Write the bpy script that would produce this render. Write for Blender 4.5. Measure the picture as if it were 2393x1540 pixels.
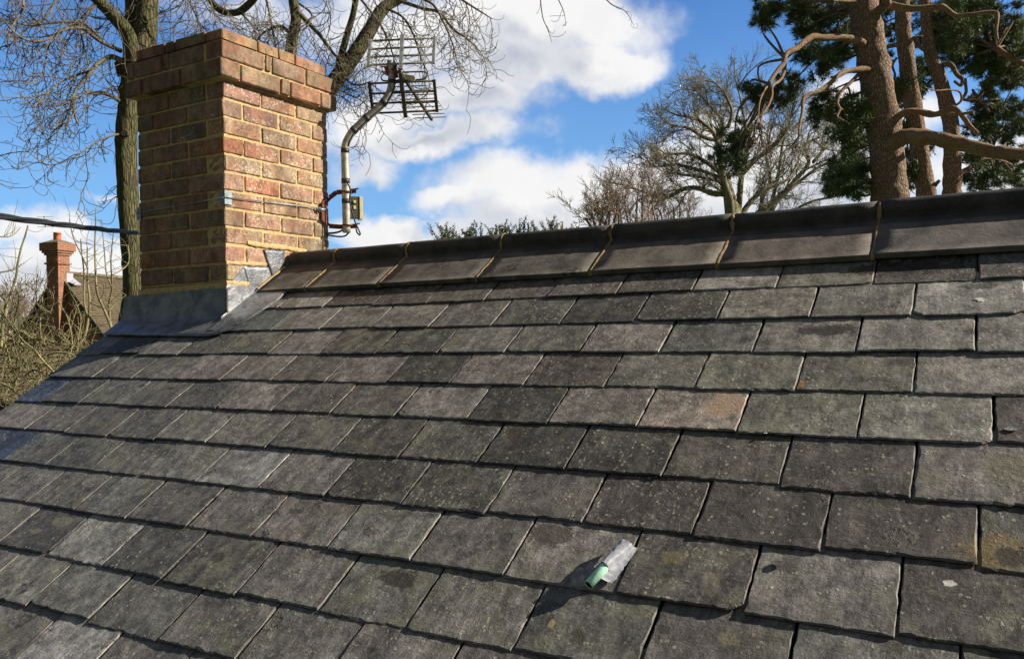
import bpy, math, random
from mathutils import Vector, Matrix, noise as mnoise
R = math.radians
random.seed(7)
for o in list(bpy.data.objects): bpy.data.objects.remove(o)
scene = bpy.context.scene
col = scene.collection

# ------------------------------------------------------------------ camera
CAM = Vector((0.2894, -2.6470, -0.2041))
cd = bpy.data.cameras.new('camera'); cam = bpy.data.objects.new('camera', cd); col.objects.link(cam)
cam.location = CAM; cam.rotation_euler = (R(90.1184), R(1.0985), R(30.1048))
cd.sensor_width = 36; cd.lens = 29.26; cd.clip_start = .05; cd.clip_end = 3000
scene.camera = cam
ROT = cam.rotation_euler.to_matrix()
FP, CX, CY = 1944.6, 1196.5, 770.0
def ray(x, y): return ROT @ Vector(((x - CX) / FP, -(y - CY) / FP, -1))
def P(x, y, d): return CAM + ray(x, y) * d
def hitn(x, y, n, d0):
    r = ray(x, y); return CAM + r * ((d0 - n.dot(CAM)) / n.dot(r))

# ------------------------------------------------------------------ light
SAZ, SEL = R(27), R(30.5)
SUN = Vector((math.cos(SEL) * math.cos(SAZ), math.cos(SEL) * math.sin(SAZ), math.sin(SEL)))
sd = bpy.data.lights.new('sun', 'SUN'); sun = bpy.data.objects.new('sun', sd); col.objects.link(sun)
sd.energy = 5.0; sd.angle = R(.5); sd.color = (1, .90, .74)
sun.rotation_euler = SUN.to_track_quat('Z', 'Y').to_euler(); sun.location = (5, 2, 6)
scene.view_settings.view_transform = 'Standard'; scene.view_settings.look = 'None'
scene.view_settings.exposure = .72; scene.view_settings.gamma = 1

# ------------------------------------------------------------------ node helper
class NT:
    def __init__(s, tree): s.t = tree; s.n = tree.nodes; s.l = tree.links; s.n.clear()
    def node(s, typ, **kw):
        n = s.n.new(typ)
        for k, v in kw.items(): setattr(n, k, v)
        return n
    def put(s, sock, v):
        if isinstance(v, bpy.types.NodeSocket): s.l.new(v, sock)
        elif v is not None:
            if hasattr(sock.default_value, '__len__') and not hasattr(v, '__len__'): v = (v,) * len(sock.default_value)
            if hasattr(v, '__len__') and len(v) == 3 and sock.type == 'RGBA': v = (*v, 1)
            sock.default_value = v
    def m(s, op, a, b=None, c=None, clamp=False):
        n = s.node('ShaderNodeMath', operation=op, use_clamp=clamp)
        s.put(n.inputs[0], a)
        if b is not None: s.put(n.inputs[1], b)
        if c is not None: s.put(n.inputs[2], c)
        return n.outputs[0]
    def add(s, a, b): return s.m('ADD', a, b)
    def sub(s, a, b): return s.m('SUBTRACT', a, b)
    def mul(s, a, b): return s.m('MULTIPLY', a, b)
    def v(s, op, a, b=None, out=0):
        n = s.node('ShaderNodeVectorMath', operation=op); s.put(n.inputs[0], a)
        if b is not None:
            if op == 'SCALE': s.put(n.inputs['Scale'], b)
            else: s.put(n.inputs[1], b)
        return n.outputs[out]
    def noise(s, vec, scale, detail=4, rough=.55, dist=0, out=0):
        n = s.node('ShaderNodeTexNoise'); s.put(n.inputs['Vector'], vec); s.put(n.inputs['Scale'], scale)
        n.inputs['Detail'].default_value = detail; n.inputs['Roughness'].default_value = rough
        n.inputs['Distortion'].default_value = dist
        return n.outputs[out]
    def voro(s, vec, scale, feature='F1', out=0, rnd=1):
        n = s.node('ShaderNodeTexVoronoi', feature=feature); s.put(n.inputs['Vector'], vec); s.put(n.inputs['Scale'], scale)
        n.inputs['Randomness'].default_value = rnd
        return n.outputs[out]
    def ramp(s, f, lo, hi, a=0., b=1.):
        n = s.node('ShaderNodeMapRange', interpolation_type='SMOOTHSTEP'); s.put(n.inputs[0], f)
        for i, q in enumerate((lo, hi, a, b)): s.put(n.inputs[i + 1], q)
        return n.outputs[0]
    def mix(s, f, a, b, mode='MIX'):
        n = s.node('ShaderNodeMix', data_type='RGBA', blend_type=mode)
        s.put(n.inputs[0], f); s.put(n.inputs[6], a); s.put(n.inputs[7], b)
        return n.outputs[2]
    def attr(s, name, out='Color'): return s.node('ShaderNodeAttribute', attribute_name=name).outputs[out]
    def pos(s): return s.node('ShaderNodeNewGeometry').outputs['Position']
    def bump(s, h, dist, strength=1, normal=None):
        n = s.node('ShaderNodeBump'); n.inputs['Distance'].default_value = dist; n.inputs['Strength'].default_value = strength
        s.put(n.inputs['Height'], h)
        if normal is not None: s.put(n.inputs['Normal'], normal)
        return n.outputs[0]
def mat(name, build):
    m = bpy.data.materials.new(name); m.use_nodes = True; t = NT(m.node_tree)
    b = t.node('ShaderNodeBsdfPrincipled'); o = t.node('ShaderNodeOutputMaterial'); t.l.new(b.outputs[0], o.inputs[0])
    r = build(t)
    t.put(b.inputs['Base Color'], r['c']); t.put(b.inputs['Roughness'], r.get('r', .8)); t.put(b.inputs['Metallic'], r.get('m', 0))
    t.put(b.inputs['Specular IOR Level'], r.get('s', .4))
    if 'n' in r: t.put(b.inputs['Normal'], r['n'])
    return m
def simple(name, c, rough=.7, metal=0, var=.25, scale=40, bump=.0006, spec=.4):
    def f(t):
        p = t.pos(); n = t.noise(p, scale, 5, .6); n2 = t.noise(p, scale * .17, 3)
        k = t.add(t.ramp(n, .3, .7, 1 - var, 1 + var), t.ramp(n2, .35, .65, -var * .6, var * .6))
        return dict(c=t.mix(1, c, t.v('SCALE', (1, 1, 1), k), 'MULTIPLY'), r=rough, m=metal, s=spec, n=t.bump(n, bump))
    return mat(name, f)

# ------------------------------------------------------------------ sky
world = bpy.data.worlds.new('World'); scene.world = world; world.use_nodes = True
def azel(x, y):
    d = ray(x, y).normalized(); return math.atan2(d.x, d.y), math.asin(d.z)
def build_sky():
    t = NT(world.node_tree)
    out = t.node('ShaderNodeOutputWorld'); bg = t.node('ShaderNodeBackground'); bg.inputs[1].default_value = .065
    t.l.new(bg.outputs[0], out.inputs[0])
    sky = t.node('ShaderNodeTexSky', sky_type='NISHITA'); sky.sun_disc = False
    sky.sun_elevation = SEL; sky.sun_rotation = math.pi / 2 - SAZ; sky.air_density = 1.0; sky.dust_density = .4; sky.ozone_density = 2.5
    tc = t.node('ShaderNodeTexCoord').outputs['Generated']
    dirn = t.v('NORMALIZE', tc)
    # billows push the cloud outlines about
    def field(d):
        wn = t.noise(d, 5.5, 7, .58, 0, 1)
        w = t.v('SCALE', t.v('SUBTRACT', wn, (.5, .5, .5)), .14)
        dd = t.v('ADD', d, w)
        x = t.node('ShaderNodeSeparateXYZ'); t.put(x.inputs[0], dd)
        az = t.m('ARCTAN2', x.outputs[0], x.outputs[1]); el = t.m('ARCSINE', t.m('MINIMUM', t.m('MAXIMUM', x.outputs[2], -1.), 1.))
        f = None
        for (px, py, rx, ry, k) in BLOBS:
            a, e = azel(px, py); qa = t.m('DIVIDE', t.sub(az, a), rx / FP); qe = t.m('DIVIDE', t.sub(el, e), ry / FP)
            g = t.m('MULTIPLY_ADD', t.m('SQRT', t.add(t.mul(qa, qa), t.mul(qe, qe))), -k, k)
            f = g if f is None else t.m('SMOOTH_MAX', f, g, .12)
        return f, az, el
    f, az, el = field(dirn)
    fine = t.noise(dirn, 17, 8, .6)
    # scattered cumulus away from the view
    far = t.noise(t.v('MULTIPLY', dirn, (1, 1, 2.2)), 2.6, 7, .55)
    back = t.ramp(t.m('ABSOLUTE', t.add(az, R(30))), .75, 1.0)
    f2 = t.m('MULTIPLY_ADD', back, 2.2, -2.6); f2 = t.add(f2, t.m('MULTIPLY_ADD', far, 3.0, -2.0))
    dens = t.m('MAXIMUM', f, f2)
    dens = t.add(dens, t.m('MULTIPLY_ADD', fine, .9, -.45))
    mask = t.ramp(dens, -.14, .46)
    # lit tops and greyer undersides: compare thickness a little further up
    up = t.v('NORMALIZE', t.v('ADD', dirn, (.028, .012, .045)))
    fu, _, _ = field(up)
    fu = t.add(fu, t.m('MULTIPLY_ADD', t.noise(up, 17, 6, .6), .9, -.45))
    under = t.ramp(t.sub(fu, t.mul(dens, .55)), -.20, .42)
    thick = t.ramp(dens, .25, .9)
    puff = t.noise(dirn, 9, 8, .62)
    sh = t.m('MULTIPLY', under, t.m('MULTIPLY_ADD', thick, .55, .35))
    sh = t.m('MULTIPLY_ADD', t.m('MULTIPLY_ADD', puff, 1.3, -.6), .35, sh, clamp=True)
    cc = t.mix(sh, (9.0, 8.9, 8.8), (3.9, 4.3, 5.3))
    # the deep clear blue overhead is stronger than the model's; the horizon stays pale
    skyc = t.mix(1, sky.outputs[0], SKYMUL, 'MULTIPLY')
    hz = t.ramp(el, .0, .42, 1., 0.)
    skyc = t.mix(t.mul(t.mul(hz, .75), t.ramp(t.m('ABSOLUTE', t.add(az, R(30))), 1.0, 1.5, 1., .35)), skyc, (2.7, 5.4, 8.8))
    seen = t.mul(t.ramp(t.m('ABSOLUTE', t.add(az, R(30))), .95, 1.4, 1., 0.), t.ramp(el, .55, .85, 1., 0.))
    skyc = t.mix(seen, (1.15, 1.25, 1.45), skyc)      # sky out of view replaced by dim grey, added to cut ambient light
    res = t.mix(t.mul(mask, .97), skyc, cc)
    t.put(bg.inputs[0], res)
SKYMUL = (.58, .98, 1.46)
BLOBS = [(1240, 70, 330, 120, 1.), (1390, 175, 190, 66, 1.05), (1180, 170, 200, 80, .9), (980, 120, 230, 110, .75),
         (830, 60, 180, 90, .55), (700, 60, 160, 60, .35), (560, 20, 120, 50, .3), (880, 290, 160, 70, .9), (1060, 250, 200, 62, .9), (1000, 335, 250, 46, .85),
         (880, 390, 110, 42, .7), (1300, 440, 290, 84, .8), (1120, 475, 150, 36, .8), (1360, 510, 330, 70, 1.), (950, 545, 280, 46, 1.), (1650, 440, 360, 100, .95), (1500, 430, 200, 90, .8), (1740, 345, 170, 60, .6),
         (1920, 410, 330, 120, .95), (2040, 250, 150, 70, .7), (2330, 410, 200, 120, .8), (2300, 560, 500, 90, .9), (1600, 560, 600, 80, .95),
         (80, 555, 190, 50, .6), (230, 640, 230, 70, .95), (60, 690, 280, 55, .5), (260, 570, 120, 26, .4), (240, 455, 60, 18, .35),
         (2370, 60, 60, 40, .3), (500, 640, 300, 60, .6)]
build_sky()

# ------------------------------------------------------------------ materials
TH = R(32.7896); NR = Vector((0, -math.sin(TH), math.cos(TH))); GA = .16683; WS = .2545
def RP(x, v, h=0): return Vector((x, -v * math.cos(TH), -v * math.sin(TH))) + NR * h
def roofpt(x, y, h=0):
    p = hitn(x, y, NR, h); return p.x, -(p - NR * h).y / math.cos(TH)
MARKS = []   # (x, v, rx, rv, colour, strength)
def mk(px, py, rx, rv, c, k, soft=.32):
    x, v = roofpt(px, py); MARKS.append((x, v, rx, rv, c, k, soft))
mk(1692, 945, .055, .06, (.40, .29, .21), .9)
mk(1872, 895, .012, .018, (.30, .15, .06), .9)
mk(1935, 768, .09, .035, (.030, .027, .024), .9)
mk(2110, 625, .17, .05, (.028, .024, .020), .92)
mk(2290, 665, .05, .02, (.05, .048, .045), .7)
mk(2120, 840, .05, .018, (.05, .045, .04), .6)
mk(2330, 1285, .07, .05, (.22, .16, .07), .75)
mk(2370, 1300, .04, .03, (.03, .027, .022), .85)
mk(2370, 1090, .07, .05, (.17, .17, .11), .6)
mk(2170, 1110, .05, .03, (.16, .16, .10), .5)
mk(935, 1345, .055, .03, (.035, .03, .027), .8)
mk(1705, 1485, .02, .02, (.24, .21, .13), .6)
mk(1575, 1300, .03, .025, (.2, .17, .09), .6)
mk(510, 1300, .025, .022, (.035, .033, .03), .75)
mk(1205, 1010, .03, .035, (.05, .035, .03), .8)
mk(1290, 1452, .008, .012, (.36, .26, .13), .9)
mk(2218, 1358, .010, .008, (.75, .74, .70), .95)
mk(870, 728, .05, .03, (.05, .035, .032), .6)
mk(640, 1195, .03, .012, (.04, .038, .035), .7)
for q in ((1150, 620, .05, .02), (1260, 612, .05, .02), (1120, 1000, .03, .03)): pass
mk(1530, 1065, .012, .01, (.10, .09, .06), .5); mk(1105, 905, .03, .02, (.05, .045, .04), .7); mk(330, 898, .025, .012, (.04, .038, .035), .7); mk(400, 905, .022, .012, (.04, .038, .035), .7)
mk(1060, 800, .02, .03, (.19, .18, .10), .6); mk(1940, 945, .016, .03, (.30, .30, .26), .6); mk(1290, 1240, .07, .04, (.055, .042, .036), .75); mk(1660, 1365, .02, .03, (.2, .19, .12), .5)
mk(690, 1190, .03, .014, (.04, .037, .034), .75); mk(1350, 1485, .022, .02, (.05, .042, .036), .7); mk(2040, 1180, .03, .015, (.16, .16, .12), .4); mk(1830, 1320, .03, .02, (.05, .045, .042), .5)
mk(150, 1215, .05, .025, (.2, .2, .14), .7); mk(85, 1240, .03, .012, (.2, .2, .14), .6); mk(1230, 720, .02, .02, (.05, .05, .045), .6); mk(2280, 770, .03, .02, (.05, .045, .04), .7); mk(2150, 1165, .02, .02, (.18, .18, .12), .5)
def slate_mat():
    def f(t):
        p = t.pos(); off = t.v('SCALE', t.attr('off'), 9.)
        q = t.v('ADD', p, off)
        n1 = t.noise(q, 7, 5, .6, .6); n2 = t.noise(q, 34, 6, .65, .3); n3 = t.noise(q, 150, 5, .7)
        # cleavage grain runs across each slate
        g = t.noise(t.v('MULTIPLY', q, (28, 190, 190)), 1., 5, .65)
        g2 = t.noise(t.v('MULTIPLY', q, (150, 42, 42)), 1., 4, .6)
        c = t.mix(1, t.attr('tint'), (1.42, 1.40, 1.38), 'MULTIPLY')
        k = t.m('MULTIPLY_ADD', t.ramp(n2, .32, .68), .7, .65)
        k = t.m('MULTIPLY', k, t.m('MULTIPLY_ADD', t.ramp(n3, .3, .72), .32, .83))
        k = t.m('MULTIPLY', k, t.m('MULTIPLY_ADD', t.ramp(g2, .35, .7), .35, .83)); k = t.m('MULTIPLY', k, t.ramp(t.noise(t.v('ADD', q, (4, 2, 8)), 10, 5, .62, .8), .36, .64, .72, 1.28))
        c = t.mix(1, c, t.v('SCALE', (1, 1, 1), k), 'MULTIPLY')
        # green-grey algae clouds
        alg = t.ramp(t.noise(q, 13, 6, .66, .4), .48, .62)
        c = t.mix(t.mul(alg, t.attr('alg', 'Fac')), c, (.185, .188, .135))
        warm = t.ramp(t.noise(t.v('ADD', q, (3, 5, 1)), 9, 4, .6), .56, .74)
        c = t.mix(t.mul(warm, .18), c, (.18, .135, .11))
        fk = t.noise(t.v('MULTIPLY', t.v('ADD', q, (1, 9, 4)), (120, 62, 62)), 1, 3, .6)
        c = t.mix(t.mul(t.ramp(fk, .585, .66), t.attr('spk', 'Fac')), c, (.31, .30, .25)); c = t.mix(t.mul(t.ramp(fk, .40, .33), .45), c, (.045, .040, .036))
        # black crust in broken rings
        vd = t.voro(t.v('ADD', q, t.v('SCALE', t.noise(q, 30, 4, .6, 0, 1), .03)), 8.5)
        ring = t.mul(t.ramp(vd, .10, .17), t.ramp(vd, .30, .20)); core = t.ramp(vd, .17, .05)
        sel = t.ramp(t.noise(t.v('ADD', q, (7, 7, 7)), 3.2, 2), .52, .58)
        crust = t.mul(t.mul(t.add(ring, t.mul(core, .5)), sel), t.ramp(t.noise(q, 75, 5, .7), .42, .6))
        c = t.mix(t.mul(crust, .9), c, (.030, .026, .022))
        mossy = t.mul(t.ramp(t.noise(q, 42, 6, .75), .50, .62), t.attr('moss', 'Fac'))
        c = t.mix(mossy, c, (.034, .027, .020))
        # pale lichen flecks and specks
        v2 = t.voro(t.v('ADD', q, t.v('SCALE', t.noise(q, 90, 3, .6, 0, 1), .014)), 62)
        fl = t.mul(t.ramp(v2, .30, .14), t.ramp(t.noise(q, 16, 3, .6), .47, .56))
        c = t.mix(t.mul(fl, .75), c, (.34, .345, .26))
        v3 = t.voro(q, 150); sp = t.mul(t.ramp(v3, .22, .10), t.ramp(t.noise(q, 60, 3), .52, .62))
        c = t.mix(t.mul(sp, .7), c, (.42, .41, .37))
        sc = t.ramp(t.noise(t.v('MULTIPLY', t.v('ADD', q, t.v('SCALE', t.noise(q, 6, 2, .5, 0, 1), .05)), (120, 14, 14)), 1, 3, .6), .70, .76)
        c = t.mix(t.mul(t.mul(sc, t.ramp(n1, .5, .65)), .45), c, (.30, .29, .25))
        stk = t.noise(t.v('MULTIPLY', q, (34, 5, 5)), 1, 4, .6)
        c = t.mix(1, c, t.v('SCALE', (1, 1, 1), t.ramp(stk, .34, .66, .80, 1.16)), 'MULTIPLY')
        tn = t.noise(t.v('MULTIPLY', q, (9, 13, 13)), 1, 4, .55, .5); ter = t.m('DIVIDE', t.m('FLOOR', t.mul(tn, 15.)), 15.)
        led = t.mul(t.ramp(t.m('FRACT', t.mul(tn, 15.)), .14, .0), t.ramp(t.noise(q, 5, 2), .46, .58)); c = t.mix(t.mul(led, .5), c, (.035, .032, .03))
        h = t.add(t.mul(n2, 1.0), t.add(t.mul(n3, .45), t.add(t.mul(g, .35), t.mul(n1, 1.1))))
        h = t.add(h, t.mul(ter, 3.2))
        h = t.add(h, t.add(t.mul(crust, .8), t.add(t.mul(mossy, 1.2), t.mul(fl, .25))))
        xyz = t.node('ShaderNodeSeparateXYZ'); t.put(xyz.inputs[0], p)
        jag = t.m('MULTIPLY_ADD', t.noise(p, 26, 5, .7), 1.5, -.75); jag2 = t.m('MULTIPLY_ADD', t.noise(p, 110, 4, .7), 1.4, -.7)
        for (mx, mv, rx, rv, mc, k, soft) in MARKS:
            ym = -mv * math.cos(TH)
            a = t.m('DIVIDE', t.sub(xyz.outputs[0], mx), rx); b = t.m('DIVIDE', t.sub(xyz.outputs[1], ym), rv * math.cos(TH))
            d = t.add(t.add(t.m('SQRT', t.add(t.mul(a, a), t.mul(b, b))), jag), jag2)
            c = t.mix(t.mul(t.ramp(d, 1. , 1. - soft), k), c, mc)
        c = t.mix(t.mul(t.attr('edge', 'Fac'), t.ramp(t.noise(p, 70, 4, .65), .40, .56, .25, 1.5)), c, t.mix(n3, (.13, .12, .105), (.36, .335, .29)))
        nrm = t.bump(h, .0026, 1)
        return dict(c=c, r=t.m('MULTIPLY_ADD', n2, .25, .52), s=.45, n=nrm)
    return mat('weathered slate', f)
M_SLATE = slate_mat()
def lead(t):
    p = t.pos(); n = t.noise(p, 14, 5, .6, .5); n2 = t.noise(p, 60, 5, .6); n3 = t.noise(t.v('MULTIPLY', p, (30, 90, 8)), 1, 4)
    c = t.mix(t.ramp(n, .35, .65), (.13, .142, .17), (.27, .28, .30)); c = t.mix(t.mul(t.ramp(n2, .5, .75), .3), c, (.32, .32, .32))
    return dict(c=c, m=.55, r=t.m('MULTIPLY_ADD', n3, .22, .36), n=t.bump(t.add(n, t.mul(n2, .4)), .006))
M_LEAD = mat('dressed lead', lead)
def brick_f(t):
    p = t.pos(); q = t.v('ADD', p, t.v('SCALE', t.attr('off'), 5.))
    n = t.noise(q, 22, 6, .65); n2 = t.noise(q, 140, 5, .7); n1 = t.noise(q, 7, 3)
    c = t.mix(.38, t.attr('tint'), (.275, .20, .125)); c = t.mix(1, c, t.v('SCALE', (1, 1, 1), t.m('MULTIPLY_ADD', t.ramp(n, .3, .7), .6, .66)), 'MULTIPLY')
    c = t.mix(t.mul(t.ramp(n1, .5, .62), .35), c, (.36, .13, .08))
    wl = t.mul(t.ramp(t.noise(q, 95, 5, .75), .50, .62), t.ramp(t.noise(q, 12, 3, .6), .42, .56))
    c = t.mix(t.mul(wl, t.attr('lich', 'Fac')), c, (.55, .50, .40))
    bl = t.ramp(t.voro(q, 38), .13, .08); c = t.mix(t.mul(bl, .65), c, (.05, .045, .045))
    wh = t.ramp(t.voro(t.v('ADD', q, (2, 2, 2)), 48), .12, .06); c = t.mix(t.mul(wh, t.mul(t.attr('lich', 'Fac'), .9)), c, (.66, .62, .52))
    st = t.ramp(t.noise(t.v('MULTIPLY', p, (1, 1, .5)), 6, 5, .65), .40, .66, 1.08, .62); c = t.mix(1, c, t.v('SCALE', (1, 1, 1), st), 'MULTIPLY')
    sp_ = t.ramp(t.noise(q, 26, 4, .7), .60, .66)
    return dict(c=c, r=.88, s=.25, n=t.bump(t.sub(t.add(t.mul(n, 1.), t.mul(n2, .5)), t.mul(sp_, .9)), .0042))
M_BRICK = mat('weathered stock brick', brick_f)
def mortar_f(t):
    p = t.pos(); n = t.noise(p, 60, 6, .7); n2 = t.noise(p, 9, 4)
    c = t.mix(t.ramp(n, .3, .7), (.42, .30, .145), (.66, .48, .245)); c = t.mix(t.mul(t.ramp(n2, .5, .7), .5), c, (.30, .22, .13))
    return dict(c=c, r=.95, s=.15, n=t.bump(n, .005))
M_MORTAR = mat('sandy lime mortar', mortar_f)
M_POINT = simple('aged ridge pointing', (.27, .19, .10), .95, 0, .35, 70, .003)
def ridge_f(t):
    p = t.pos(); n = t.noise(p, 12, 5, .6, .3); n2 = t.noise(p, 90, 5, .7)
    c = t.mix(t.ramp(n, .3, .7), (.062, .058, .055), (.15, .136, .126)); c = t.mix(1, c, t.attr('tint'), 'MULTIPLY')
    c = t.mix(t.mul(t.ramp(n2, .55, .7), .4), c, (.17, .16, .14))
    vd = t.voro(t.v('ADD', p, t.v('SCALE', t.noise(p, 30, 4, .6, 0, 1), .04)), 7.5)
    c = t.mix(t.mul(t.mul(t.ramp(vd, .36, .2), t.ramp(t.noise(p, 60, 4, .7), .42, .58)), t.attr('moss', 'Fac')), c, (.028, .023, .018))
    v2 = t.voro(p, 36); c = t.mix(t.mul(t.ramp(v2, .14, .07), t.mul(t.attr('moss', 'Fac'), .8)), c, (.34, .34, .26))
    return dict(c=c, r=.72, s=.35, n=t.bump(t.add(n, t.mul(n2, .6)), .0025))
M_RIDGE = mat('dark clay ridge', ridge_f)
M_STEEL = simple('galvanised mast', (.36, .355, .31), .5, .35, .35, 35, .0006)
M_GALV = simple('galvanised plate', (.26, .30, .33), .42, .7, .25, 60)
M_RUST = simple('rusty bracket', (.13, .045, .025), .85, .2, .5, 60, .002)
M_TAPE = simple('black tape', (.03, .03, .032), .5, 0, .3, 60)
M_CABLE = simple('black cable', (.014, .015, .020), .6, 0, .3, 60, .0008)
M_ALU = simple('weathered aluminium', (.62, .60, .56), .4, .7, .3, 60)
M_GREYALU = simple('dull aluminium', (.26, .25, .21), .5, .5, .4, 90)
M_DARKALU = simple('mossy dark aluminium', (.07, .065, .045), .7, .3, .4, 90, .001)
M_CREAM = simple('cream plastic', (.66, .56, .30), .45, 0, .12, 30, .0003)
M_BOXD = simple('dark green plastic', (.05, .06, .04), .6, 0, .2, 30)
M_COPPER = simple('verdigris copper', (.50, .88, .68), .5, .0, .14, 45, .0006)
M_COPDARK = simple('copper bore', (.05, .05, .035), .8, .1, .2, 45)
M_UNDER = simple('roofing felt', (.02, .02, .02), .95, 0, .2, 20)
def bark(name, c1, c2, c3, sc, bd, vs=.35):
    def f(t):
        p = t.pos(); q = t.v('MULTIPLY', p, (1, 1, vs))
        vo = t.voro(t.v('ADD', q, t.v('SCALE', t.noise(p, sc * .4, 4, .6, 0, 1), .6 / sc)), sc, 'DISTANCE_TO_EDGE')
        n = t.noise(q, sc * 1.5, 6, .7); n2 = t.noise(p, sc * .13, 3)
        c = t.mix(t.ramp(n, .35, .65), c1, c2); c = t.mix(t.ramp(n2, .42, .62), c, c3)
        cr = t.ramp(vo, .0, .22); c = t.mix(1, c, t.v('SCALE', (1, 1, 1), t.m('MULTIPLY_ADD', cr, .4, .6)), 'MULTIPLY')
        return dict(c=c, r=.9, s=.2, n=t.bump(t.add(cr, t.mul(n, .6)), bd))
    return mat(name, f)
M_ASH = bark('ash bark', (.10, .085, .05), (.17, .145, .085), (.12, .125, .055), 34, .022, .13)
M_ASHTW = simple('ash twig', (.14, .12, .085), .85, 0, .4, 6, .001)
M_PINE = bark('pine bark', (.24, .165, .12), (.44, .33, .25), (.40, .26, .19), 24, .035)
M_PINELIMB = bark('pine limb', (.26, .14, .085), (.42, .27, .17), (.36, .28, .19), 40, .008)
M_OAKTW = simple('bare tree bark', (.22, .20, .13), .9, 0, .35, 1.2, .001)
M_BROWNTW = simple('brown twig', (.24, .18, .13), .9, 0, .35, 1.5, .001)
M_LICHTW = simple('lichened shrub stem', (.19, .17, .085), .85, 0, .4, 8, .001)
M_BUDTW = simple('shrub twig', (.14, .10, .07), .85, 0, .4, 8, .001)
def leafy(name, a, b, sc=1.3):
    def f(t):
        p = t.pos(); n = t.noise(p, sc, 3); n2 = t.noise(p, sc * 14, 2)
        return dict(c=t.mix(t.add(t.mul(t.ramp(n, .35, .65), .6), t.mul(n2, .4)), a, b), r=.6, s=.3)
    return mat(name, f)
M_NEEDLE = leafy('pine needles', (.05, .085, .04), (.17, .22, .09))
M_CYPRESS = leafy('cypress sprays', (.07, .095, .055), (.17, .19, .10))
M_PINK = leafy('pink blossom', (.55, .30, .36), (.75, .5, .52), 6)
def farbrick(t):
    p = t.pos(); xyz = t.node('ShaderNodeSeparateXYZ'); t.put(xyz.inputs[0], p)
    al = t.add(t.mul(xyz.outputs[0], .74), t.mul(xyz.outputs[1], 1.2))
    cv = t.node('ShaderNodeCombineXYZ'); t.put(cv.inputs[0], al); t.put(cv.inputs[1], xyz.outputs[2])
    b = t.node('ShaderNodeTexBrick'); t.put(b.inputs['Vector'], cv.outputs[0]); b.inputs['Scale'].default_value = 1
    b.inputs['Brick Width'].default_value = .225; b.inputs['Row Height'].default_value = .075; b.inputs['Mortar Size'].default_value = .008
    b.inputs['Color1'].default_value = (.22, .085, .05, 1); b.inputs['Color2'].default_value = (.30, .125, .075, 1); b.inputs['Mortar'].default_value = (.34, .25, .18, 1)
    n = t.noise(p, 5, 4)
    return dict(c=t.mix(1, b.outputs[0], t.v('SCALE', (1, 1, 1), t.m('MULTIPLY_ADD', n, .7, .65)), 'MULTIPLY'), r=.9, s=.2)
M_FARBRICK = mat('red brick', farbrick)
def fartile(t):
    p = t.pos(); n = t.noise(p, 5, 5, .6); v = t.voro(p, 4.5)
    c = t.mix(t.ramp(n, .35, .65), (.075, .060, .040), (.125, .10, .066)); c = t.mix(t.mul(t.ramp(v, .15, .09), .8), c, (.32, .30, .24))
    return dict(c=c, r=.9, s=.2)
M_FARTILE = mat('brown plain tile', fartile)
M_TERRA = simple('terracotta pot', (.45, .16, .08), .8, 0, .2, 8)
M_CONC = simple('mossy flaunching', (.15, .13, .09), .9, 0, .3, 8, .003)
M_GRASS = simple('rough grass', (.06, .09, .03), .95, 0, .4, 1.5, .02)
M_PAINT = simple('white paint', (.75, .75, .72), .5, 0, .08, 8)

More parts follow.
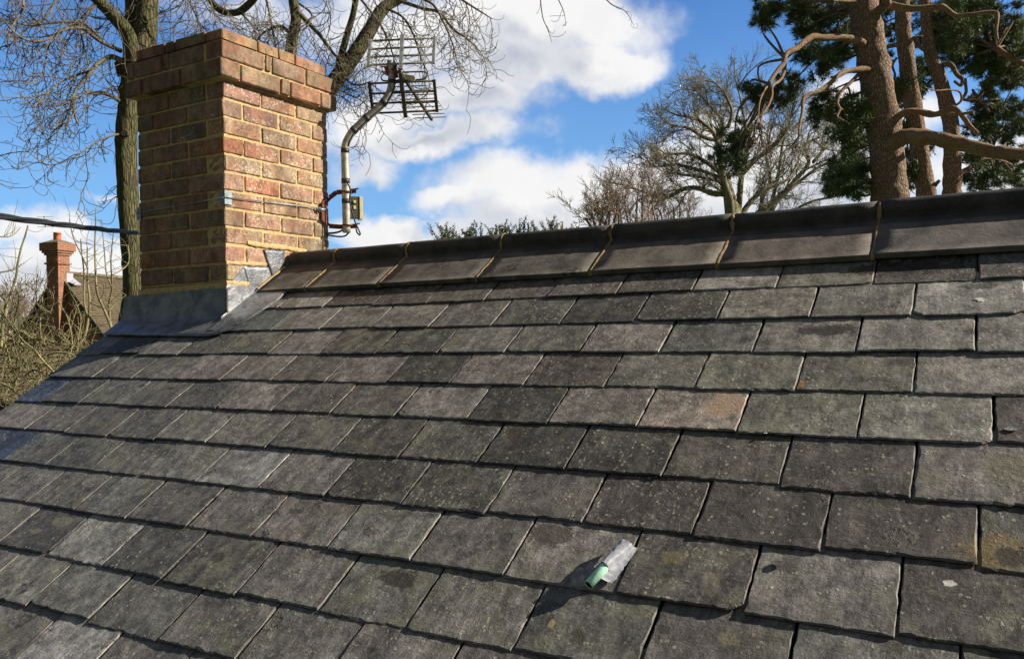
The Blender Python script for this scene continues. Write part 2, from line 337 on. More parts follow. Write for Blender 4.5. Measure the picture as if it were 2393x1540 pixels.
# ------------------------------------------------------------------ mesh builder
class MB:
    def __init__(s): s.v = []; s.f = []; s.mi = []; s.sm = []; s.at = []
    def face(s, idx, mi=0, smooth=False, **a): s.f.append(idx); s.mi.append(mi); s.sm.append(smooth); s.at.append(a)
    def box(s, lo, hi, M=None, mi=0, jit=0, **a):
        b = len(s.v)
        for z in (lo[2], hi[2]):
            for y in (lo[1], hi[1]):
                for x in (lo[0], hi[0]):
                    p = Vector((x + random.uniform(-jit, jit), y + random.uniform(-jit, jit), z + random.uniform(-jit, jit)))
                    s.v.append(M @ p if M else p)
        for q in ((0, 2, 3, 1), (4, 5, 7, 6), (0, 1, 5, 4), (2, 6, 7, 3), (0, 4, 6, 2), (1, 3, 7, 5)): s.face([b + i for i in q], mi, **a)
    def poly(s, pts, thick, n, mi=0, smooth=False, **a):      # slab: outline pts, extruded by -thick along n
        b = len(s.v); k = len(pts)
        for p in pts: s.v.append(Vector(p))
        for p in pts: s.v.append(Vector(p) - Vector(n) * thick)
        s.face(list(range(b, b + k)), mi, smooth, **a); s.face(list(range(b + 2 * k - 1, b + k - 1, -1)), mi, smooth, **a)
        for i in range(k):
            j = (i + 1) % k; s.face([b + i, b + k + i, b + k + j, b + j], mi, False, **a)
    def tube(s, pts, rad, n=6, mi=0, cap=True, smooth=True, rough=0, **a):
        if not hasattr(rad, '__len__'): rad = [rad] * len(pts)
        m = len(pts); up = None; b = len(s.v)
        for i in range(m):
            t = pts[min(i + 1, m - 1)] - pts[max(i - 1, 0)]
            if t.length < 1e-9: t = Vector((0, 0, 1))
            t = t.normalized()
            if up is None:
                up = Vector((0, 0, 1)) if abs(t.z) < .9 else Vector((1, 0, 0))
            sd_ = t.cross(up)
            if sd_.length < 1e-6: sd_ = t.orthogonal()
            sd_.normalize(); up = sd_.cross(t).normalized()
            for k in range(n):
                an = 2 * math.pi * k / n; rr = rad[i]
                if rough: rr *= 1 + rough * mnoise.noise(Vector((math.cos(an) * 1.6, math.sin(an) * 1.6, i * .45 + b * .01)))
                s.v.append(pts[i] + (sd_ * math.cos(an) + up * math.sin(an)) * rr)
        for i in range(m - 1):
            for k in range(n):
                k2 = (k + 1) % n
                s.face((b + i * n + k, b + i * n + k2, b + (i + 1) * n + k2, b + (i + 1) * n + k), mi, smooth, **a)
        if cap:
            s.face([b + k for k in range(n)][::-1], mi, False, **a); s.face([b + (m - 1) * n + k for k in range(n)], mi, False, **a)
    def mesh(s, name, mats, org=Vector((0, 0, 0))):
        me = bpy.data.meshes.new(name)
        o = Vector(org)
        me.from_pydata([tuple(v - o) for v in s.v], [], s.f)
        for m in mats: me.materials.append(m)
        me.polygons.foreach_set('material_index', s.mi); me.polygons.foreach_set('use_smooth', s.sm)
        keys = set(k for a in s.at for k in a)
        for k in keys:
            ex = next(a[k] for a in s.at if k in a)
            if hasattr(ex, '__len__'):
                A = me.attributes.new(k, 'FLOAT_COLOR', 'FACE'); d = []
                for a in s.at: d.extend((*a.get(k, (1, 1, 1)), 1))
                A.data.foreach_set('color', d)
            else:
                A = me.attributes.new(k, 'FLOAT', 'FACE'); A.data.foreach_set('value', [float(a.get(k, 0)) for a in s.at])
        me.update(); return me
def tag(o, label=None, cat=None, group=None, kind=None):
    for k, v in (('label', label), ('category', cat), ('group', group), ('kind', kind)):
        if v: o[k] = v
    return o
ORG = {}
def thing(name, loc, label, cat, group=None):
    o = bpy.data.objects.new(name, None); o.empty_display_size = .1; o.location = loc; col.objects.link(o); ORG[o] = Vector(loc)
    return tag(o, label, cat, group)
def part(name, mb, mats, parent=None, label=None, loc=(0, 0, 0)):
    if not isinstance(mats, (list, tuple)): mats = [mats]
    org = ORG[parent] if parent else Vector(loc)
    o = bpy.data.objects.new(name, mb.mesh(name, mats, org)); col.objects.link(o)
    if parent: o.parent = parent
    else: o.location = org
    ORG[o] = org
    if label: o['label'] = label
    return o

# ------------------------------------------------------------------ ground
def ground():
    mb = MB(); n = 40; S = 1500
    xs = [(-1 + 2 * i / n) for i in range(n + 1)]; xs = [math.copysign(abs(x) ** 2.2, x) * S for x in xs]
    for y in xs:
        for x in xs: mb.v.append(Vector((x, y, -4.4 + .35 * mnoise.noise(Vector((x * .02, y * .02, 0))) * min(1, (abs(x) + abs(y)) / 40))))
    for j in range(n):
        for i in range(n): a = j * (n + 1) + i; mb.face((a, a + 1, a + n + 2, a + n + 1), 0, True)
    tag(part('ground', mb, M_GRASS), kind='structure')
ground()

# ------------------------------------------------------------------ the slated house
XL, XR = -3.238, 3.0           # verge and far end
XF, YN, XB, YB = -2.527, -.199, -3.100, .444      # chimney faces
house = thing('slate_roofed_house', (-.5, .2, -4.4), 'house with a weathered grey slate roof filling the foreground, brick chimney at its left end', 'house')
JT = {1: (.1672, -2, [-0.519, -0.266, -0.002, 0.253]), 2: (.3364, -1.5, [-0.401, -0.145, 0.107]), 3: (.4995, -1, [-0.267, -0.012, 0.251]),
      4: (.6640, -5.5, [-1.39, -1.148, -0.888, -0.635, -0.383, -0.132, 0.126]), 5: (.8310, -8, [-2.02, -1.758, -1.505, -1.253, -0.994, -0.739, -0.488, -0.238, 0.024, 0.285]),
      6: (.9995, -8.5, [-2.151, -1.9, -1.633, -1.367, -1.126, -0.871, -0.618, -0.371, -0.112, 0.143]), 7: (1.1691, -8, [-2.031, -1.775, -1.52, -1.266, -1.011, -0.758, -0.509, -0.257, -0.004, 0.257]),
      8: (1.3379, -7.5, [-1.903, -1.641, -1.39, -1.13, -0.876, -0.626, -0.369, -0.118, 0.138]), 9: (1.5069, -8, [-2.066, -1.805, -1.554, -1.284, -1.025, -0.781, -0.524]),
      10: (1.6628, -7.5, [-1.926, -1.666, -1.399, -1.141])}
SPEC = {}
def sp(x, y, c, alg=.3, moss=0): SPEC[(x, y)] = (c, alg, moss)
BK = (.050, .050, .048)
for q in ((1215, 945), (1010, 860), (1240, 1040)): sp(*q, (.058, .058, .055), .35)
for q in ((885, 1015), (885, 1115), (1460, 1060), (1550, 723), (1430, 723)): sp(*q, (.065, .063, .06), .4)
for q in ((1510, 1180), (1790, 1210), (2110, 1225)): sp(*q, (.070, .062, .060), .15)
sp(1340, 860, (.075, .062, .057), .2); sp(1070, 1135, (.07, .072, .064), .5); sp(1600, 715, (.075, .082, .070), .5); sp(1720, 1060, (.085, .076, .07), .3); sp(1985, 1085, (.082, .073, .069), .1)
sp(2110, 625, (.085, .075, .07), .1, .9); sp(1550, 660, (.09, .08, .075), .1, .75); sp(1390, 668, (.10, .085, .082), .1, .5); sp(1250, 675, (.10, .087, .08), .1, .6); sp(1110, 680, (.10, .088, .08), .1, .4)
sp(980, 690, (.09, .075, .068), .1, .7); sp(870, 695, (.085, .07, .062), .1, .85); sp(790, 695, (.085, .07, .062), .1, .6); sp(2340, 620, (.09, .082, .078), .1, .3)
sp(640, 745, (.060, .072, .078), .0); sp(150, 893, (.034, .050, .086), .0); sp(40, 1015, (.032, .046, .080), .0); sp(290, 798, (.05, .052, .058), .1)
sp(2280, 690, (.165, .165, .160), .3); sp(2140, 780, (.135, .132, .125), .3); sp(2350, 780, (.13, .13, .122), .3); sp(1890, 785, (.13, .125, .115), .3); sp(1790, 710, (.14, .130, .115), .4); sp(2010, 700, (.12, .12, .112), .3)
sp(1720, 650, (.16, .148, .135), .2); sp(1930, 640, (.13, .125, .10), .6); sp(2270, 865, (.135, .13, .12), .3); sp(2165, 970, (.135, .135, .12), .5); sp(1870, 965, (.12, .12, .10), .7)
sp(1620, 955, (.18, .145, .125), .2); sp(1410, 950, (.135, .118, .108), .3); sp(220, 1255, (.15, .155, .15), .3); sp(560, 1085, (.135, .14, .145), .2); sp(1960, 865, (.10, .098, .088), .6)
sp(1745, 865, (.12, .12, .10), .9); sp(1530, 865, (.115, .115, .10), .7); sp(150, 1500, (.16, .16, .165), .1); sp(60, 1360, (.13, .132, .115), .7); sp(865, 860, (.115, .100, .105), .2)
sp(730, 800, (.125, .115, .118), .2); sp(1460, 790, (.14, .122, .118), .2); sp(2340, 960, (.095, .08, .077), .1); sp(1160, 860, (.12, .104, .100), .3); sp(745, 745, (.125, .115, .112), .4)
def slate_spec(x0, x1, v0, v1):
    for (px, py), s_ in SPEC.items():
        x, v = roofpt(px, py)
        if x0 < x < x1 and v0 < v < v1: return s_
    b = random.gauss(.098, .017); w = random.random()
    c = (b * (1.02 + .07 * w), b * (1.0 - .02 * w), b * (.95 + .05 * w * random.random()))
    if random.random() < .25: c = (b * .97, b * 1.0, b * .95)
    return (c, random.choice((.15, .3, .5, .7)), 0.0 if random.random() < .85 else .25)
FINE = [0]
def add_slate(mb, x0, x1, vlo, vhi, near, spec):
    c, alg, moss = spec
    if c[2] < c[0] * 1.3: g_ = sum(c) / 3; c = tuple((q * .62 + g_ * .38) * max(.6, min(1.3, (g_ / .098) ** .6)) for q in c)
    off = (random.random(), random.random(), random.random())
    seed = random.uniform(0, 500); L = vlo - vhi; nx = 22 if near else 14; ny = 14 if near else 8
    tl = random.uniform(-.0012, .0014); tw = random.uniform(-.0012, .0012); th = .0048
    ch = random.uniform(.003, .0055)
    crop = [random.random() < .16 for _ in range(2)]; cs = [random.uniform(.006, .022) for _ in range(2)]; rotz = random.gauss(0, .0035); lift = abs(random.gauss(0, .0012)); xm_ = (x0 + x1) / 2
    notch = [(random.uniform(0, 1), random.uniform(.002, .007), random.uniform(.006, .02)) for _ in range(random.choice((0, 0, 1, 2, 3)))]
    def edge(u, k, amp=.0016):      # ragged dressed edge
        return amp * (mnoise.noise(Vector((u * 55, k * 9.1, seed))) + .7 * mnoise.noise(Vector((u * 170, k * 9.1, seed)))) + .0012 * mnoise.noise(Vector((u * 12, k * 5, seed)))
    def hgt(x, v):
        t = (vlo - v) / GA
        return -.0052 * t + tl + lift * (1 - min(1, t)) + tw * (x - x0) / (x1 - x0) + .0009 * mnoise.noise(Vector((x * 14, v * 14, seed))) + .0005 * mnoise.noise(Vector((x * 45, v * 45, seed)))
    us = [0] + [ .02 + .96 * i / (nx - 2) for i in range(nx - 1)] + [1]
    vs = [0] + [ .02 + .98 * i / (ny - 2) for i in range(ny - 1)]
    def pt(u, w, inset):
        x = x0 + (x1 - x0) * u; v = vlo - L * w
        a = ch * inset
        bl = edge(x, 1) + (a * (1 + .9 * mnoise.noise(Vector((v * 60, 3, seed)))) if inset else 0)
        br = edge(x, 1)
        # left/right/bottom borders
        bot = edge(x, 1) + (a * (1.0 + 1.1 * mnoise.noise(Vector((x * 60, 7, seed)))) if inset else 0)
        lft = edge(v, 2) + (a * (.7 + .9 * mnoise.noise(Vector((v * 60, 3, seed)))) if inset else 0)
        rgt = edge(v, 3) + (a * (.55 + 1.2 * mnoise.noise(Vector((v * 50, 5, seed)))) if inset else 0)
        for (nu, nd, nw) in notch:
            d = abs(u - nu) * (x1 - x0)
            if d < nw: bot += nd * (1 - d / nw) * (.6 + .4 * mnoise.noise(Vector((x * 90, 1, seed))))
        if crop[0]: d = (x - x0); bot += max(0, cs[0] - d) * .9
        if crop[1]: d = (x1 - x); bot += max(0, cs[1] - d) * .9
        xx = x + lft * (1 - u) ** 6 - rgt * u ** 6
        vv = v - bot * (1 - w) ** 5 + (x - xm_) * rotz
        return xx, vv
    b = len(mb.v); A = dict(tint=c, off=off, alg=alg, moss=moss, spk=random.choice((.12, .25, .4, .55, .7)))
    for w in vs:
        for u in us:
            x, v = pt(u, w, 1); mb.v.append(RP(x, v, hgt(x, v)))
    W_ = len(us)
    for j in range(len(vs) - 1):
        for i in range(W_ - 1): mb.face((b + j * W_ + i, b + j * W_ + i + 1, b + (j + 1) * W_ + i + 1, b + (j + 1) * W_ + i), 0, True, **A)
    # chamfer and flanks round left, bottom and right
    loop = [(0, w) for w in reversed(vs)] + [(u, 0) for u in us[1:]] + [(1, w) for w in vs[1:]]
    li = [(us.index(u) + vs.index(w) * W_) for u, w in loop]
    o = len(mb.v)
    for (u, w), k in zip(loop, li):
        mb.v.append(mb.v[b + k].copy())
    for (u, w) in loop:
        x, v = pt(u, w, 0); mb.v.append(RP(x, v, hgt(x, v) - .0022 - .001 * random.random()))
    for (u, w) in loop:
        x, v = pt(u, w, 0); x2 = x + (.0015 if u == 0 else -.0015 if u == 1 else 0); mb.v.append(RP(x2, v - (.0025 * random.random() if w == 0 else 0), hgt(x, v) - th))
    n = len(loop); E0 = dict(tint=tuple(q * .8 for q in c), off=off, edge=.05); E1 = dict(tint=c, off=off, edge=random.choice((.0, .08, .16, .34))); E2 = dict(tint=tuple(q * .8 for q in c), off=off, edge=.12)  # right chamfer paler: sunlight on that edge painted in, other edges kept dark
    for i in range(n - 1):
        mb.face((o + i, o + n + i, o + n + i + 1, o + i + 1), 0, False, **(E1 if loop[i + 1][0] == 1 and loop[i][0] == 1 else E0))
        mb.face((o + n + i, o + 2 * n + i, o + 2 * n + i + 1, o + n + i + 1), 0, False, **E2)
field = MB(); singles = []
SINGLE = {(150, 893): 'blue-black replacement slate at the roof edge', (40, 1015): 'dark blue replacement slate on the roof edge at the left of the photo', (640, 745): 'smooth dark slate beside the lead flashing', (1620, 955): 'slate with a pink sandy patch',
          (2110, 625): 'slate under the ridge crusted with black moss'}
for r in range(0, 18):
    if r in JT: v, k0, js = JT[r]; js = list(js)
    elif r == 0: v = .0; js = [-.53, -.27]; k0 = 0
    elif r > 10: v = 1.6628 + GA * (r - 10); js = [-1.141 + (WS / 2 if r % 2 else 0)]
    while js[-1] < XR - .1: js.append(js[-1] + WS + random.uniform(-.004, .004))
    while js[0] > XL + .30: js.insert(0, js[0] - WS + random.uniform(-.004, .004))
    if r == 4: js = [j for j in js if j > -2.95]
    js = [XL + random.uniform(-.006, .006)] + [j for j in js if j > XL + .09] + [XR]
    for a, b in zip(js[:-1], js[1:]):
        gap = random.uniform(.002, .0062)
        vlo = v + random.gauss(0, .0032); vhi = v - GA - .05
        if r == 0: vhi = v - GA + .01
        key = next((q for q in SINGLE if a < roofpt(*q)[0] < b and v - GA < roofpt(*q)[1] < v), None)
        near = a > -2.4 and a < .6 and r > 2 and r < 11
        if key:
            m1 = MB(); add_slate(m1, a + gap / 2, b - gap / 2, vlo, vhi, near, slate_spec(a, b, v - GA, v)); singles.append((m1, SINGLE[key]))
        else: add_slate(field, a + gap / 2, b - gap / 2, vlo, vhi, near, slate_spec(a, b, v - GA, v))
part('roof_slates', field, M_SLATE, house)
for m1, lb in singles: part('slate', m1, M_SLATE, house, lb)
# boards and felt below the slates, the rear slope and the walls
VE = 1.6628 + GA * 7 - .02; VA = -.21
mb = MB(); q = [RP(XL + .02, VA, -.022), RP(XL + .02, VE, -.022), RP(XR, VE, -.022), RP(XR, VA, -.022)]; mb.poly(q, .02, NR)
part('roof_deck', mb, M_UNDER, house)
YA = .195; nb = Vector((0, math.sin(TH), math.cos(TH)))
def BP(x, s, h=0): p = RP(x, VA, 0); return p + Vector((0, s * math.cos(TH), -s * math.sin(TH))) + nb * h
mb = MB(); mb.poly([BP(XL, .0, -.008), BP(XR, .0, -.008), BP(XR, 3.1, -.008), BP(XL, 3.1, -.008)], .03, nb, tint=(.11, .105, .1), off=(0, 0, 0)); part('rear_roof_slope', mb, M_SLATE, house)
mb = MB(); x0, x1 = XL + .09, XR; ye = -VE * math.cos(TH) + .25; yr = 2.6; ze = -VE * math.sin(TH) + .02; zr = -VE * math.sin(TH) + .02
mb.box((x0, ye, -4.4), (x1, ye + .1, ze - .02)); part('wall', mb, M_FARBRICK, house)
mb = MB(); mb.box((x0, yr, -4.4), (x1, yr + .1, zr - .02)); part('wall', mb, M_FARBRICK, house)
for xg in (x0, x1 - .1):
    mb = MB(); pts = [Vector((xg + .1, ye + .1, -4.4)), Vector((xg + .1, yr, -4.4)), Vector((xg + .1, yr, ze - .05)), Vector((xg + .1, .195, .045)), Vector((xg + .1, ye + .1, ze - .05))]
    mb.poly(pts, .1, (1, 0, 0)); part('gable_wall', mb, M_FARBRICK, house)

# ridge tiles: wings and roll
HW = .018; CR = Vector((0, .1797, .1455)); RR = .034
RJ = [XF + .015, -2.232, -1.835, -1.373, -.909, -.467, -.013, .435, .89, 1.34, 1.79, 2.24, 2.69, XR]
def ridge_tile(x0, x1, tint, moss, dy):
    mb = MB(); prof = []; F = []
    def W(v, h): p = RP(0, v, h); return (p.y, p.z + dy)
    wing_end = .036
    prof = [W(wing_end, .001), W(wing_end, HW - .002), W(wing_end - .003, HW), W(wing_end - .003, HW), W(.0, HW), W(-.09, HW), W(-.150, HW)]
    # roll from lower left tangent over the top
    prof.append(W(-.150, HW))
    for i in range(15):
        an = R(224) - R(268) * i / 14; prof.append((CR.y + RR * math.cos(an), CR.z + dy + RR * math.sin(an)))
    def m(q): return (2 * CR.y - q[0], q[1])
    prof += [m(q) for q in reversed([W(wing_end, .001), W(wing_end, HW - .002), W(wing_end - .003, HW), W(-.165, HW)])]
    prof += [(2 * CR.y - W(wing_end, .001)[0] - .003, W(wing_end, -.012)[1] + .01), (CR.y, CR.z - .055 + dy)]
    xs = [x0 + .0025 + (x1 - x0 - .005) * i / 8 for i in range(9)]
    b = len(mb.v); n = len(prof)
    for x in xs:
        for (y, z) in prof: mb.v.append(Vector((x, y + .0008 * mnoise.noise(Vector((x * 9, y * 20, z * 20))), z + .0015 * mnoise.noise(Vector((x * 6, y * 9, 2))))))
    A = dict(tint=tint, moss=moss); AR = dict(tint=(.56, .57, .60), moss=0.)      # shade on the roll painted into its tint; the wings carry the lichen
    for i in range(8):
        for k in range(n):
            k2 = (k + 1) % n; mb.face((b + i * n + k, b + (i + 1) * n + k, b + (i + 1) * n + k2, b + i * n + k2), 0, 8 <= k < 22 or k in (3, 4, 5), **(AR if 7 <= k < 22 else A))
    mb.face([b + k for k in range(n)], 0, **A); mb.face([b + 8 * n + k for k in range(n)][::-1], 0, **A)
    return part('ridge_tile', mb, M_RIDGE, house)
TINTS = [(1, .98, .92), (1, .98, .92), (1.0, 1.0, .97), (1, 1.02, .98), (1.3, 1.27, 1.18), (1.32, 1.22, 1.2), (1.15, 1.16, 1.2)] + [(1.15, 1.14, 1.12)] * 8
MOSS = [.8, .9, .9, .9, .1, .05, .05] + [.1] * 8
rt = []
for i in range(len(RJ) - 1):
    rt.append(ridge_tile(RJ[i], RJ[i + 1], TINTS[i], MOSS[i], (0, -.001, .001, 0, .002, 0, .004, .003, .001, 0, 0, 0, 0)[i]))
# pointing in the joints between ridge tiles
for i in range(1, len(RJ) - 1):
    mb = MB(); x = RJ[i]; w = random.uniform(.0045, .0075); pr = []
    for v in (.035, .02, 0, -.03, -.06, -.09, -.10, -.12, -.14): p = RP(0, v, HW + .0025); pr.append((p.y, p.z))
    for k in range(13): an = R(222) - R(250) * k / 12; pr.append((CR.y + (RR + .0028) * math.cos(an), CR.z + (RR + .0028) * math.sin(an)))
    b = len(mb.v); pr.insert(0, (lambda p: (p.y - .002, p.z))(RP(0, .038, .002)))
    for (y, z) in pr:
        j = 1 + .8 * mnoise.noise(Vector((y * 60, z * 60, i * 3)))
        sh = .004 * mnoise.noise(Vector((y * 30, z * 30, i * 7)))
        for dx, dh in ((-w * j, -.004), (-w * .5 * j, .0), (w * .5 * j, .0005), (w * j, -.004)):
            mb.v.append(Vector((x + dx + sh, y, z + dh + .003 * 0)))
    for k in range(len(pr) - 1):
        for c_ in range(3): a = b + k * 4 + c_; mb.face((a, a + 1, a + 5, a + 4), 0, True)
    part('ridge_pointing', mb, M_POINT, house)

for (px, py) in ((1605, 580), (1592, 598), (2290, 700)):
    p_ = hitn(px, py, NR, HW + .0005 if py < 650 else .001); m_ = MB(); n_ = 11
    m_.poly([p_ + Vector((math.cos(2 * math.pi * k / n_) * random.uniform(.004, .016), 0, 0)) + Vector((0, math.cos(TH), math.sin(TH))) * math.sin(2 * math.pi * k / n_) * random.uniform(.004, .012) for k in range(n_)], .001, NR)
    part('bird_dropping', m_, M_PAINT, house)
# ------------------------------------------------------------------ chimney
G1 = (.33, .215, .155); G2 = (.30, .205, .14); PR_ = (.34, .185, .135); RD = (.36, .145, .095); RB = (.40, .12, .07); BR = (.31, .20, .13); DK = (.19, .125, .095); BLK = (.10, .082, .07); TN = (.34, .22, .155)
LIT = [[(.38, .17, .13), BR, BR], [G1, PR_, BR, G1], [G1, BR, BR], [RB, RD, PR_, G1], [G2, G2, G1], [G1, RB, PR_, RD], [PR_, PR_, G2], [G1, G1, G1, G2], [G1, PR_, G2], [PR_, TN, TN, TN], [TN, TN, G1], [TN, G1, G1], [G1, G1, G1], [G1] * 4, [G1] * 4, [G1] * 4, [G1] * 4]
DARK = [[DK, (.26, .11, .085)], [DK, (.2, .135, .10), BLK], [BLK, DK], [(.26, .10, .075), DK, (.24, .12, .10)], [DK, (.26, .12, .095)], [(.16, .11, .09), DK, DK], [(.25, .11, .09), DK], [DK, DK, (.25, .105, .085)], [DK, (.2, .12, .095)], [DK, (.26, .11, .085), RD], [BLK, DK], [DK] * 3, [DK] * 3, [DK] * 3, [DK] * 3, [DK] * 3, [DK] * 3]  # face away from the sun: part of its shade is in these tints
def brick(mb, lo, hi, c, lich, M=None):
    # a worn brick: box with softened arrises
    off = (random.random(), random.random(), random.random()); e = .0035; A = dict(tint=c, off=off, lich=lich); b = len(mb.v)
    jx = [random.uniform(-.0018, .0018) for _ in range(6)]
    lo = [lo[i] + jx[i] for i in range(3)]; hi = [hi[i] + jx[i + 3] for i in range(3)]
    import itertools
    idx = {}
    for ax in range(3):
        for sx, sy, sz in itertools.product((0, 1), repeat=3):
            s_ = (sx, sy, sz); p = []
            for i in range(3):
                q = hi[i] if s_[i] else lo[i]
                if i != ax: q += -e if s_[i] else e
                p.append(q + random.uniform(-.0012, .0012))
            idx[(ax, s_)] = len(mb.v); mb.v.append(Vector(p))
    for ax in range(3):
        o1, o2 = (ax + 1) % 3, (ax + 2) % 3
        for sd_ in (0, 1):
            q = []
            for (a, c_) in ((0, 0), (1, 0), (1, 1), (0, 1)):
                s_ = [0, 0, 0]; s_[ax] = sd_; s_[o1] = a; s_[o2] = c_; q.append(idx[(ax, tuple(s_))])
            mb.face(q if sd_ else q[::-1], 0, False, **A)
    for ax in range(3):   # edges parallel to ax
        o1, o2 = (ax + 1) % 3, (ax + 2) % 3
        for a in (0, 1):
            for c_ in (0, 1):
                s0 = [0, 0, 0]; s1 = [0, 0, 0]; s1[ax] = 1
                for s_ in (s0, s1): s_[o1] = a; s_[o2] = c_
                s0 = tuple(s0); s1 = tuple(s1)
                q = [idx[(o1, s0)], idx[(o1, s1)], idx[(o2, s1)], idx[(o2, s0)]]
                mb.face(q if (a == c_) else q[::-1], 0, False, **A)
    for s_ in itertools.product((0, 1), repeat=3):
        mb.face([idx[(0, s_)], idx[(1, s_)], idx[(2, s_)]], 0, False, **A)
def course(mb, z0, z1, o, kind, lit, dark, lich=1.0, litseg=None, darkseg=None):
    x1, x0, y0, y1 = XF + o, XB - o, YN - o, YB + o; g = .011; Dp = .105
    H = (z0 + g / 2, z1 - g / 2)
    def c(l, i): return tuple(q * random.uniform(.9, 1.1) for q in l[min(i, len(l) - 1)])
    rnd = lambda: random.choice((G1, G2, DK, PR_, BR))
    if litseg is None:
        n = 3; w = (y1 - y0) / n
        litseg = [w * i for i in range(n + 1)] if kind == 'A' else [Dp + .004 + (y1 - y0 - 2 * Dp - .008) * i / 2 for i in range(3)]
        if kind == 'B': litseg = litseg + [y1 - y0]
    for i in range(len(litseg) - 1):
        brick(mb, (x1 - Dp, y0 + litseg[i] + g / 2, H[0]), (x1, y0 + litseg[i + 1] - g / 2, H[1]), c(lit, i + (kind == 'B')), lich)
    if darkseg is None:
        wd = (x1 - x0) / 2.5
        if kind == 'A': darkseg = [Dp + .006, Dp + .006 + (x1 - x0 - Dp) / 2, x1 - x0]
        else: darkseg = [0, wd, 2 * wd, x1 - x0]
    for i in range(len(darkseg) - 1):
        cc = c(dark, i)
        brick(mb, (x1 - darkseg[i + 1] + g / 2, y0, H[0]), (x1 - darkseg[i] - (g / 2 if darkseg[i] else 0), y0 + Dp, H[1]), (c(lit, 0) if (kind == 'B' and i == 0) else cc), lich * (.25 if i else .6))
    for i in range(3):       # back and far side
        w = (x1 - x0 - Dp) / 3; brick(mb, (x0 + w * i + g / 2, y1 - Dp, H[0]), (x0 + w * (i + 1) - g / 2, y1, H[1]), rnd(), .5)
        w = (y1 - y0 - 2 * Dp) / 3; brick(mb, (x0, y0 + Dp + w * i + g / 2, H[0]), (x0 + Dp, y0 + Dp + w * (i + 1) - g / 2, H[1]), rnd(), .5)
chim = MB(); CH = .078
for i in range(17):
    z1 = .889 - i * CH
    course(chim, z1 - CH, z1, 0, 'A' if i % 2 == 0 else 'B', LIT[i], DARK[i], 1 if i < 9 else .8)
chimney = part('chimney', chim, M_BRICK, house)
core = MB(); rc = .0075
def rough_slab(mb, x0, x1, y0, y1, z0, z1, st=.016, amp=.0035):
    # mortar faces seen between the bricks, slightly uneven, on the two visible sides; plain elsewhere
    for face in range(4):
        n = int(((y1 - y0) if face in (0, 2) else (x1 - x0)) / st) + 1; m = int((z1 - z0) / st) + 1; b = len(mb.v)
        for j in range(m + 1):
            for i in range(n + 1):
                z = z0 + (z1 - z0) * j / m
                d = amp * mnoise.noise(Vector((i * .9, j * 1.1, face * 7 + z0)))
                if i in (0, n): d = 0
                if face == 0: p = (x1 + d, y0 + (y1 - y0) * i / n, z)
                elif face == 1: p = (x1 - (x1 - x0) * i / n, y0 - d * -1 - 0, z)
                elif face == 2: p = (x0 - d, y1 - (y1 - y0) * i / n, z)
                else: p = (x0 + (x1 - x0) * i / n, y1 + d, z)
                mb.v.append(Vector(p))
        for j in range(m):
            for i in range(n):
                a = b + j * (n + 1) + i; q = (a, a + 1, a + n + 2, a + n + 1); mb.face(q if face in (0, 2, ) else q[::-1], 0, True)
rough_slab(core, XB + rc, XF - rc + .002, YN + rc, YB - rc, -.42, .90)
# smeared pointing near the flashing
ob = part('mortar', core, M_MORTAR, chimney)
cb = MB()
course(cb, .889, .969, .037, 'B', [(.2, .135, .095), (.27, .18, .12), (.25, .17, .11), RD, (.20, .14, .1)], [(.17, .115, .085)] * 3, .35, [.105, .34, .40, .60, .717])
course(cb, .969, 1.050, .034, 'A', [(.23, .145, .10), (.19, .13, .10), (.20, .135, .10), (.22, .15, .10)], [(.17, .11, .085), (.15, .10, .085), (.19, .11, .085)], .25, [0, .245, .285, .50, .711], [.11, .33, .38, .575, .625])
corb = part('corbel', cb, M_BRICK, chimney)
cm = MB(); rough_slab(cm, XB - .026, XF + .0255, YN - .0255, YB + .026, .893, 1.045)
b0 = (XB - .026, XF + .025, YN - .025, YB + .026)
for z in (.8935, 1.0445):
    cm.face([len(cm.v) + k for k in range(4)]); cm.v += [Vector((b0[0], b0[2], z)), Vector((b0[1], b0[2], z)), Vector((b0[1], b0[3], z)), Vector((b0[0], b0[3], z))]
part('mortar', cm, M_MORTAR, chimney)
tp = MB()
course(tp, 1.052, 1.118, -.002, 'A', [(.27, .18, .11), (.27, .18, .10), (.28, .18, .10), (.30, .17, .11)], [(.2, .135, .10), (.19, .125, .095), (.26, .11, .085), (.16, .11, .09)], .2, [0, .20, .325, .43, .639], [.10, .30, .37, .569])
tp.box((XB + .01, YN + .01, 1.05), (XF - .01, YB - .01, 1.108), tint=(.3, .22, .12), off=(0, 0, 0), lich=.3)
part('top_course', tp, M_BRICK, chimney)
# mortar fillet on the corbel's ledge
fm = MB(); f0 = .030
for (a, b_, c_, d_) in (((XF - .004, YN - f0), (XF - .004, YB + f0), (XF + f0, YN - f0), (XF + f0, YB + f0)), ((XB - f0, YN + .004), (XF + f0, YN + .004), (XB - f0, YN - f0), (XF + f0, YN - f0))):
    n = 24; b = len(fm.v)
    for i in range(n + 1):
        t_ = i / n; h = .004 * mnoise.noise(Vector((t_ * 9, a[0], 3)))
        pa = Vector((a[0] + (b_[0] - a[0]) * t_, a[1] + (b_[1] - a[1]) * t_, 1.062 + h)); pc = Vector((c_[0] + (d_[0] - c_[0]) * t_, c_[1] + (d_[1] - c_[1]) * t_, 1.0508 + h * .4))
        fm.v += [pa, pc]
    for i in range(n): k = b + 2 * i; fm.face((k, k + 1, k + 3, k + 2), 0, True)
part('mortar_fillet', fm, M_MORTAR, chimney)

